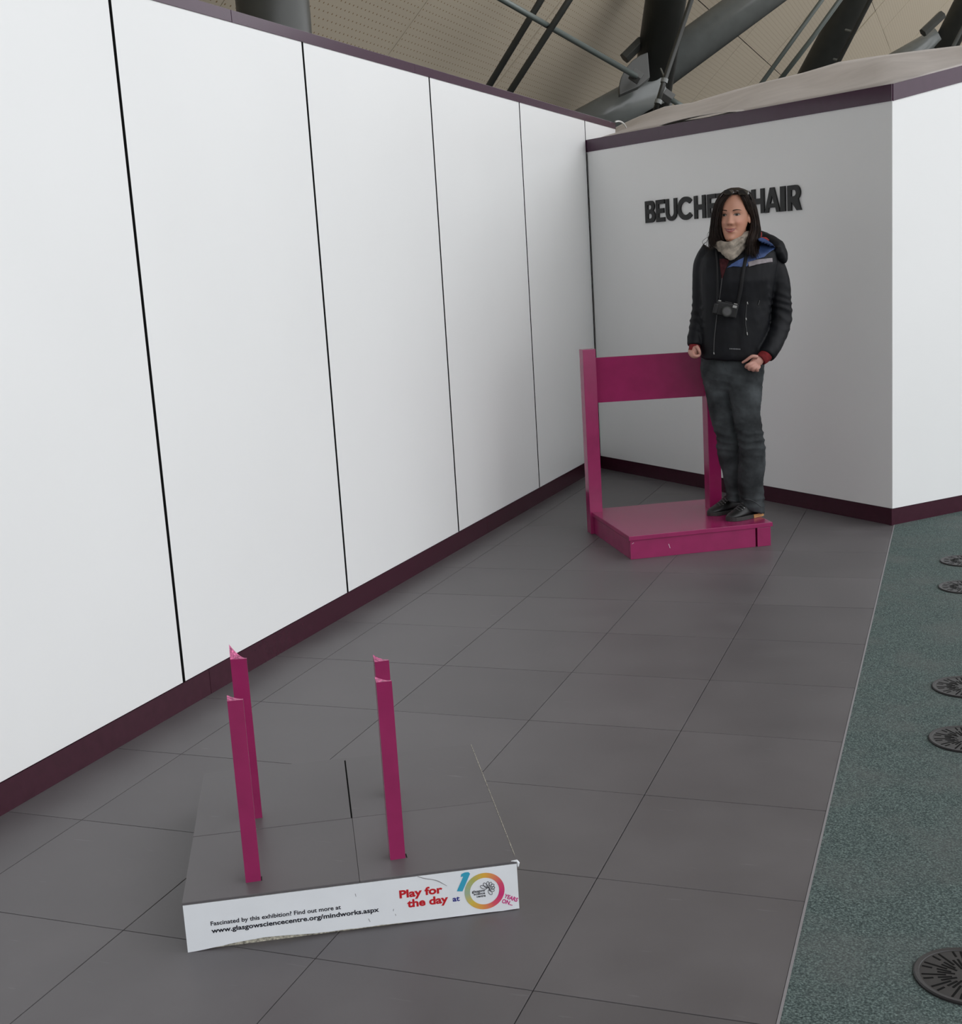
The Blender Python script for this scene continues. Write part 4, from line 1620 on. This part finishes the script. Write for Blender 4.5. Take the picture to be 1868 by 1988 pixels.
# belt loop line and fly seam, draped on the denim
bvh_j = bvh
bvh = BVHTree.FromPolygons([v.co + OP for v in jeo.data.vertices], [tuple(p.vertices) for p in jeo.data.polygons])
ribbon_px('fly_seam', [(1404, 690), (1405, 702), (1408, 712), (1411, 720)], 0.9, M['seam'], jeo, 0.0005, thick=0.001)
ribbon_px('hem_fold', [(1414, 971), (1422, 971.5), (1430, 973.5)], 1.6, M['seam'], jeo, 0.001, thick=0.002)
ribbon_px('hem_fold', [(1446, 969), (1456, 970), (1468, 976), (1478, 984)], 1.8, M['seam'], jeo, 0.001, thick=0.002)
bvh = bvh_j


# --- shoes
def make_shoe(heel, toe, wd, side_gum):
    ax = (toe - heel)
    L_ = ax.length
    ax.normalize()
    sd = Vector((-ax.y, ax.x, 0))
    if sd.dot(-hp) < 0:
        sd = -sd                                   # towards the lens
    # half widths along the foot, upper height
    prof = [(0.0, .55, .036), (.04, .78, .066), (.12, .86, .080), (.25, .86, .088), (.38, .90, .086), (.50, .97, .068), (.64, 1.0, .050), (.78, .97, .036), (.90, .80, .027), (.965, .52, .021), (1.0, .24, .016)]

    def ring_at(s_, hw, z0, z1, n_=20, top=0.5):
        c = heel + ax * (L_ * s_)
        out = []
        for j in range(n_):
            a = 2 * math.pi * j / n_
            x = math.cos(a)
            y = math.sin(a)
            sx_ = math.copysign(abs(x) ** 0.8, x)
            zz = z0 + (z1 - z0) * (0.5 + 0.5 * math.copysign(abs(y) ** 0.75, y))
            nar = 1 - 0.42 * max(0, (zz - z0) / max(1e-6, z1 - z0)) ** 2
            out.append(Vector((c.x, c.y, 0)) + sd * (sx_ * hw * wd / 2 * nar) + Vector((0, 0, SZ + zz)))
        return out
    t = MB()
    t.rings([ring_at(s_, hw, 0.014, h + 0.012) for s_, hw, h in prof])
    sh = t.build('shoe', M['shoe'], woman, smooth=True)
    sm = sh.modifiers.new('sub', 'SUBSURF')
    sm.levels = sm.render_levels = 1
    t = MB()
    loop = []
    for s_, hw, h in prof:
        loop.append((s_, hw * 1.06))
    pl = [heel + ax * (L_ * (s_ * 1.01 - 0.005)) + sd * (hw * wd / 2) for s_, hw in loop] + [heel + ax * (L_ * (s_ * 1.01 - 0.005)) - sd * (hw * wd / 2) for s_, hw in loop[::-1]]
    t.prism([Vector((p.x, p.y, SZ)) for p in pl], (0, 0, 0.020))
    t.build('sole', M['sole'], sh, bevel=0.002)
    if side_gum:
        t = MB()
        vs = []
        ks = [(s_, hw) for s_, hw in loop if s_ <= 0.40]
        ks = [(0.0, 0.05)] + ks
        for s_, hw in ks:
            p = heel + ax * (L_ * (s_ * 1.01 - 0.008)) + sd * (hw * wd / 2 + 0.0015)
            vs += [Vector((p.x, p.y, SZ + 0.001)), Vector((p.x, p.y, SZ + 0.0195 if s_ > .03 else SZ + 0.019))]
        t.add(vs, [(2 * i, 2 * i + 2, 2 * i + 3, 2 * i + 1) for i in range(len(ks) - 1)])
        o = t.build('heel_stripe', M['gum'], sh)
        md = o.modifiers.new('thick', 'SOLIDIFY')
        md.thickness = 0.002
        md.offset = 0
    # laces and eyelets over the instep
    for i in range(5):
        s_ = 0.46 + i * 0.065
        hh = np.interp(s_, [p[0] for p in prof], [p[2] for p in prof]) + 0.0135
        hw = np.interp(s_, [p[0] for p in prof], [p[1] for p in prof]) * wd / 2
        c = heel + ax * (L_ * s_)
        pts = [Vector((c.x, c.y, SZ + hh - 0.010 * (q * q))) + sd * (hw * 0.50 * q) for q in (-1, -.5, 0, .5, 1)]
        t = MB()
        t.tube(pts, 0.0032, 8, sub=2)
        t.build('lace', M['lace'], sh, smooth=True)
        t = MB()
        t.ellipsoid(Vector((c.x, c.y, SZ + hh - 0.0105)) + sd * (hw * 0.56), sd * .0028, ax * .0028, ZV * .0025, 8, 6)
        t.build('eyelet', M['eyelet'], sh, smooth=True)
    return sh


make_shoe(*SHOES[0], 0.092, True)
make_shoe(*SHOES[1], 0.090, False)

# --- scarf
sc = MB()
for k in range(6):
    a = k / 5
    L_ = (1385 + 3 * a, 469 + 3 * a, .02)
    Mx = (1417 + 2 * a, 474 + 27 * a, -.085 - .025 * a)
    Rr = (1452 - 4 * a, 453 + 24 * a, .0)
    ml = (1398 + 6 * a, 473 + 15 * a, -.055 - .02 * a)
    mr = (1438 - 4 * a, 464 + 25 * a, -.055 - .02 * a)
    back = [(1462, 458 + 8 * a, .08), (1432, 462 + 6 * a, .13), (1396, 466 + 4 * a, .09)]
    sc.tube([pp(*q) for q in (L_, ml, Mx, mr, Rr, *back)], [0.0135 + 0.003 * math.sin(k * 2.1)] * 8, 14, sub=4, closed=False)
for q in ((1410, 480), (1426, 474), (1438, 468), (1420, 492), (1402, 476)):
    sc.ellipsoid(pp(q[0], q[1], -.06), hr * .022, hp * .022, ZV * .018)
so = sc.build('scarf', M['scarf'], woman, smooth=True)
remesh(so, 0.005, 3)
for v in so.data.vertices:
    lat = v.co.dot(hr)
    ph = v.co.z * 210 - lat * 150 + 4 * noise.noise(v.co * 14)
    v.co += v.normal * (0.0038 * (1 - abs(math.sin(ph * 0.5)) * 1.7)) * (0.35 + 0.65 / (1 + math.exp(-(lat - 0.0) * 90)))
wrinkle(so, 0.0028, 24, 8, (1.0, 1, 2.0))

# --- hair: a cap and some hundreds of locks
hair = MB()
hc = []
for i in range(29):
    z = -0.03 + 0.156 * i / 28
    a, yf, yb = hprof(z)
    zz = z + 0.0065 * max(0, z / 0.126)
    ring_ = []
    for j in range(48):
        th = 2 * math.pi * j / 48
        x, y = math.sin(th) * (a + 0.0065), math.cos(th)
        yy = (yf + 0.005) * y if y > 0 else -(yb - 0.010) * y
        if z < 0.092:
            yy = min(yy, -0.022 + max(0, (z - 0.02)) * 0.75)
        ring_.append(hpt(x, yy, zz))
    hc.append(ring_)
hair.rings(hc)
guides_l = [
    [(1431, 373.5, -.070), (1417, 379.5, -.098), (1405, 394, -.085), (1399, 413, -.068), (1396.5, 434, -.050), (1399, 451, -.040), (1405, 466, -.045)],
    [(1431, 371, -.050), (1412, 375, -.075), (1399, 392, -.060), (1394, 414, -.045), (1391, 438, -.035), (1391, 456, -.035), (1396, 474, -.055)],
    [(1431, 369.5, -.030), (1408, 372, -.040), (1394, 392, -.030), (1389, 415, -.020), (1387, 438, -.015), (1385, 458, -.025), (1386, 477, -.055)],
    [(1431, 369, .0), (1406, 371, .0), (1391, 393, .0), (1386, 418, .01), (1383.5, 442, .01), (1380, 462, .0), (1376, 484, -.03)],
    [(1431, 369, .05), (1408, 372, .05), (1392, 396, .05), (1388, 420, .05), (1387, 445, .04), (1392, 464, .02), (1400, 476, .0)],
    [(1431, 372, .08), (1412, 380, .095), (1398, 402, .09), (1395, 430, .07), (1402, 450, .03), (1411, 462, .01), (1419, 470, .0)],
]
guides_r = [
    [(1431, 373.5, -.070), (1439, 380, -.095), (1445.5, 393, -.080), (1450, 407, -.055), (1458, 418, -.012), (1461, 434, -.005), (1457, 456, -.040), (1453, 478, -.085), (1455, 495, -.100)],
    [(1431, 371, -.050), (1443, 375, -.070), (1452, 391, -.058), (1457, 408, -.035), (1463, 424, -.005), (1464, 441, -.010), (1459, 462, -.055), (1457, 482, -.090), (1460, 497, -.100)],
    [(1431, 369.5, -.030), (1448, 373, -.040), (1459, 391, -.030), (1464, 411, -.012), (1468, 430, .0), (1468, 447, -.010), (1463, 468, -.055), (1461, 486, -.085), (1465, 497, -.095)],
    [(1431, 369, .0), (1451, 371, .0), (1464, 393, .0), (1469, 417, .01), (1472, 438, .01), (1473, 455, -.01), (1469, 474, -.045), (1468, 490, -.075), (1471, 496, -.085)],
    [(1431, 369, .05), (1450, 372, .05), (1463, 396, .05), (1468, 420, .05), (1471, 443, .04), (1472, 462, .01), (1470, 480, -.03), (1469, 490, -.05)],
    [(1431, 372, .08), (1444, 380, .095), (1456, 402, .09), (1460, 430, .08), (1462, 455, .06), (1462, 476, .02), (1460, 488, -.03)],
]


def resample(g, n_):
    P_ = [pp(*q) for q in g]
    P_, _ = spline(P_, [0] * len(P_), 6)
    dd = [0]
    for a_, b_ in zip(P_[:-1], P_[1:]):
        dd.append(dd[-1] + (b_ - a_).length)
    out = []
    for i in range(n_):
        t = dd[-1] * i / (n_ - 1)
        k_ = max(0, min(len(P_) - 2, sum(1 for q in dd if q <= t) - 1))
        u_ = (t - dd[k_]) / max(1e-9, dd[k_ + 1] - dd[k_])
        out.append(P_[k_].lerp(P_[k_ + 1], u_))
    return out


rng = random.Random(5)
NP = 15
guides_b = [
    [(1431, 369, .05), (1408, 374, .08), (1394, 398, .08), (1391, 425, .08), (1391, 450, .07), (1394, 470, .06), (1398, 486, .09)],
    [(1431, 371, .08), (1416, 380, .11), (1408, 404, .125), (1406, 430, .12), (1407, 452, .10), (1409, 470, .09), (1410, 488, .11)],
    [(1431, 371, .09), (1430, 382, .12), (1430, 406, .135), (1430, 432, .125), (1430, 454, .11), (1430, 470, .10), (1430, 488, .12)],
    [(1431, 371, .08), (1444, 380, .11), (1451, 404, .12), (1453, 430, .115), (1452, 452, .095), (1450, 470, .085), (1450, 488, .10)],
    [(1431, 369, .05), (1450, 374, .08), (1463, 398, .08), (1467, 425, .08), (1468, 448, .06), (1467, 468, .04), (1465, 486, .02)],
]
for gset, count in ((guides_l, 640), (guides_r, 680), (guides_b, 320)):
    G_ = [resample(g, NP) for g in gset]
    for _ in range(count):
        f_ = rng.random() * (len(G_) - 1)
        i = min(len(G_) - 2, int(f_))
        u_ = f_ - i
        jx = Vector((rng.gauss(0, 1), rng.gauss(0, 1), rng.gauss(0, .3))) * 0.0042
        ln2 = rng.uniform(0.80, 1.05)
        wv = rng.uniform(0, 6.28)
        path = []
        for k in range(NP):
            t = k / (NP - 1) * ln2
            kk = t * (NP - 1)
            k0 = min(NP - 2, int(kk))
            w_ = kk - k0
            a_ = G_[i][k0].lerp(G_[i][k0 + 1], w_)
            b_ = G_[i + 1][k0].lerp(G_[i + 1][k0 + 1], w_)
            p = a_.lerp(b_, u_)
            p = p + jx * (0.30 + t) + hr * 0.0040 * math.sin(t * 8 + wv) * t + hp * 0.003 * math.cos(t * 7 + wv) * t
            path.append(p)
        r0 = rng.uniform(0.0008, 0.0021)
        hair.tube(path, [r0 * (0.55 + 1.6 * (k / (NP - 1)) * (1 - k / (NP - 1)) * 1.4) * (1 if k < NP - 1 else 0.3) for k in range(NP)], 5)
# loose flyaway curls on the left
for pts in (((1384, 446, .0), (1375, 452, .0), (1374, 461, -.01), (1378, 470, -.02)), ((1382, 456, .0), (1370, 463, .0), (1364, 469, .0), (1366, 474, -.01), (1372, 470, -.01)), ((1383, 452, .0), (1377, 461, .0), (1371, 470, .0), (1366, 473, .0))):
    hair.tube([pp(*q) for q in pts], 0.0009, 5, sub=5)
hair.build('hair', M['hair'], woman, smooth=True)

# --- sunglasses pushed up on her hair
sg = thing('sunglasses', 'dark sunglasses pushed up on top of the woman\'s dark hair', 'sunglasses', pp(1427, 372, -.07))
for cx, cy, dx, dy in ((1415, 373.0, 0, 0), (1443.5, 373.5, 0, 0)):
    t = MB()
    ring_f, ring_b = [], []
    for k in range(24):
        a = 2 * math.pi * k / 24
        x = math.copysign(abs(math.cos(a)) ** 0.7, math.cos(a)) * 10.5
        y = math.copysign(abs(math.sin(a)) ** 0.8, math.sin(a)) * 5.0
        bend = 0.00035 * (x ** 2) / 3
        tilt = 0.012 * y / 5
        ring_f.append(pp(cx + x, cy + y, -.092 + bend - tilt + 0.0000))
        ring_b.append(pp(cx + x, cy + y, -.088 + bend - tilt))
    t.rings([ring_f, ring_b])
    t.build('lens', M['shades'], sg)
t = MB()
t.tube([pp(1424.5, 371.5, -.092), pp(1429, 370, -.094), pp(1433.5, 371.5, -.092)], 0.0028, 8, sub=3)
t.build('bridge', M['shades'], sg, smooth=True)
for pts in (((1453.5, 375, -.078), (1458, 383, -.050), (1463, 398, -.005), (1464, 410, .03)), ((1405, 375, -.078), (1399, 383, -.050), (1394, 396, -.005), (1393, 406, .03))):
    t = MB()
    t.tube([pp(*q) for q in pts], [.0034, .003, .0026, .002], 8, sub=4)
    t.build('temple', M['shades'], sg, smooth=True)
t = MB()
t.ellipsoid(pp(1452.5, 376.0, -.086), hr * .0035, hp * .003, ZV * .0055, 10, 8)
t.build('hinge', M['cam_silver'], sg, smooth=True)

# --- compact camera hanging on its strap
cm_c = hit(1410, 601, 0.030)
cmr = thing('compact_camera', 'small black compact camera hanging on a neck strap in front of the jacket', 'camera', cm_c)
til = math.radians(-14)
cx_ = (hr * math.cos(til) + ZV * math.sin(til))
cz_ = (ZV * math.cos(til) - hr * math.sin(til))
cy_ = -hp


def CP(x, y, z):
    return cm_c + cx_ * x + cy_ * y + cz_ * z


t = MB()
t.box(CP(-.052, -.016, -.032), cx_ * .108, cy_ * .034, cz_ * .066)
t.build('camera_body', M['cam_body'], cmr, bevel=0.005)
t = MB()
t.box(CP(-.062, -.014, -.030), cx_ * .022, cy_ * .042, cz_ * .052)
t.build('grip', M['cam_body'], cmr, bevel=0.006)
t = MB()
t.tube([CP(.006, .016, -.006), CP(.006, .034, -.006)], .0275, 28)
lens = smooth_sides(t.build('lens_ring', M['cam_body'], cmr))
t = MB()
t.tube([CP(.006, .033, -.006), CP(.006, .0385, -.006)], .0225, 28)
smooth_sides(t.build('lens_barrel', M['steel_dark'], lens))
t = MB()
t.tube([CP(.006, .038, -.006), CP(.006, .0392, -.006)], .0175, 24)
t.build('lens_glass', M['cam_gloss'], lens)
t = MB()
t.box(CP(.028, .0175, .016), cx_ * .020, cy_ * .002, cz_ * .012)
t.build('flash_window', M['cam_silver'], cmr, bevel=0.0008)
t = MB()
t.box(CP(-.014, -.010, .033), cx_ * .034, cy_ * .022, cz_ * .006)
t.build('viewfinder_hump', M['cam_body'], cmr, bevel=0.002)
t = MB()
t.tube([CP(-.040, .0, .033), CP(-.040, .0, .0385)], .008, 16)
t.build('shutter_button', M['cam_silver'], cmr, bevel=0.001)
t = MB()
t.box(CP(.030, -.006, .033), cx_ * .018, cy_ * .014, cz_ * .004)
t.build('mode_dial', M['cam_silver'], cmr, bevel=0.001)


def strap(pts, wpx, name='strap'):
    o = ribbon_px(name, pts, wpx, M['strap'], cmr, 0.008, sub=6, thick=0.002)
    return o


strap([(1392, 586), (1392.5, 565), (1393, 540), (1392.5, 515), (1391, 495), (1389, 478)], 3.6)
strap([(1432, 592), (1436, 575), (1439, 560), (1442, 535), (1445.5, 515), (1449, 497), (1451, 484)], 7.0)
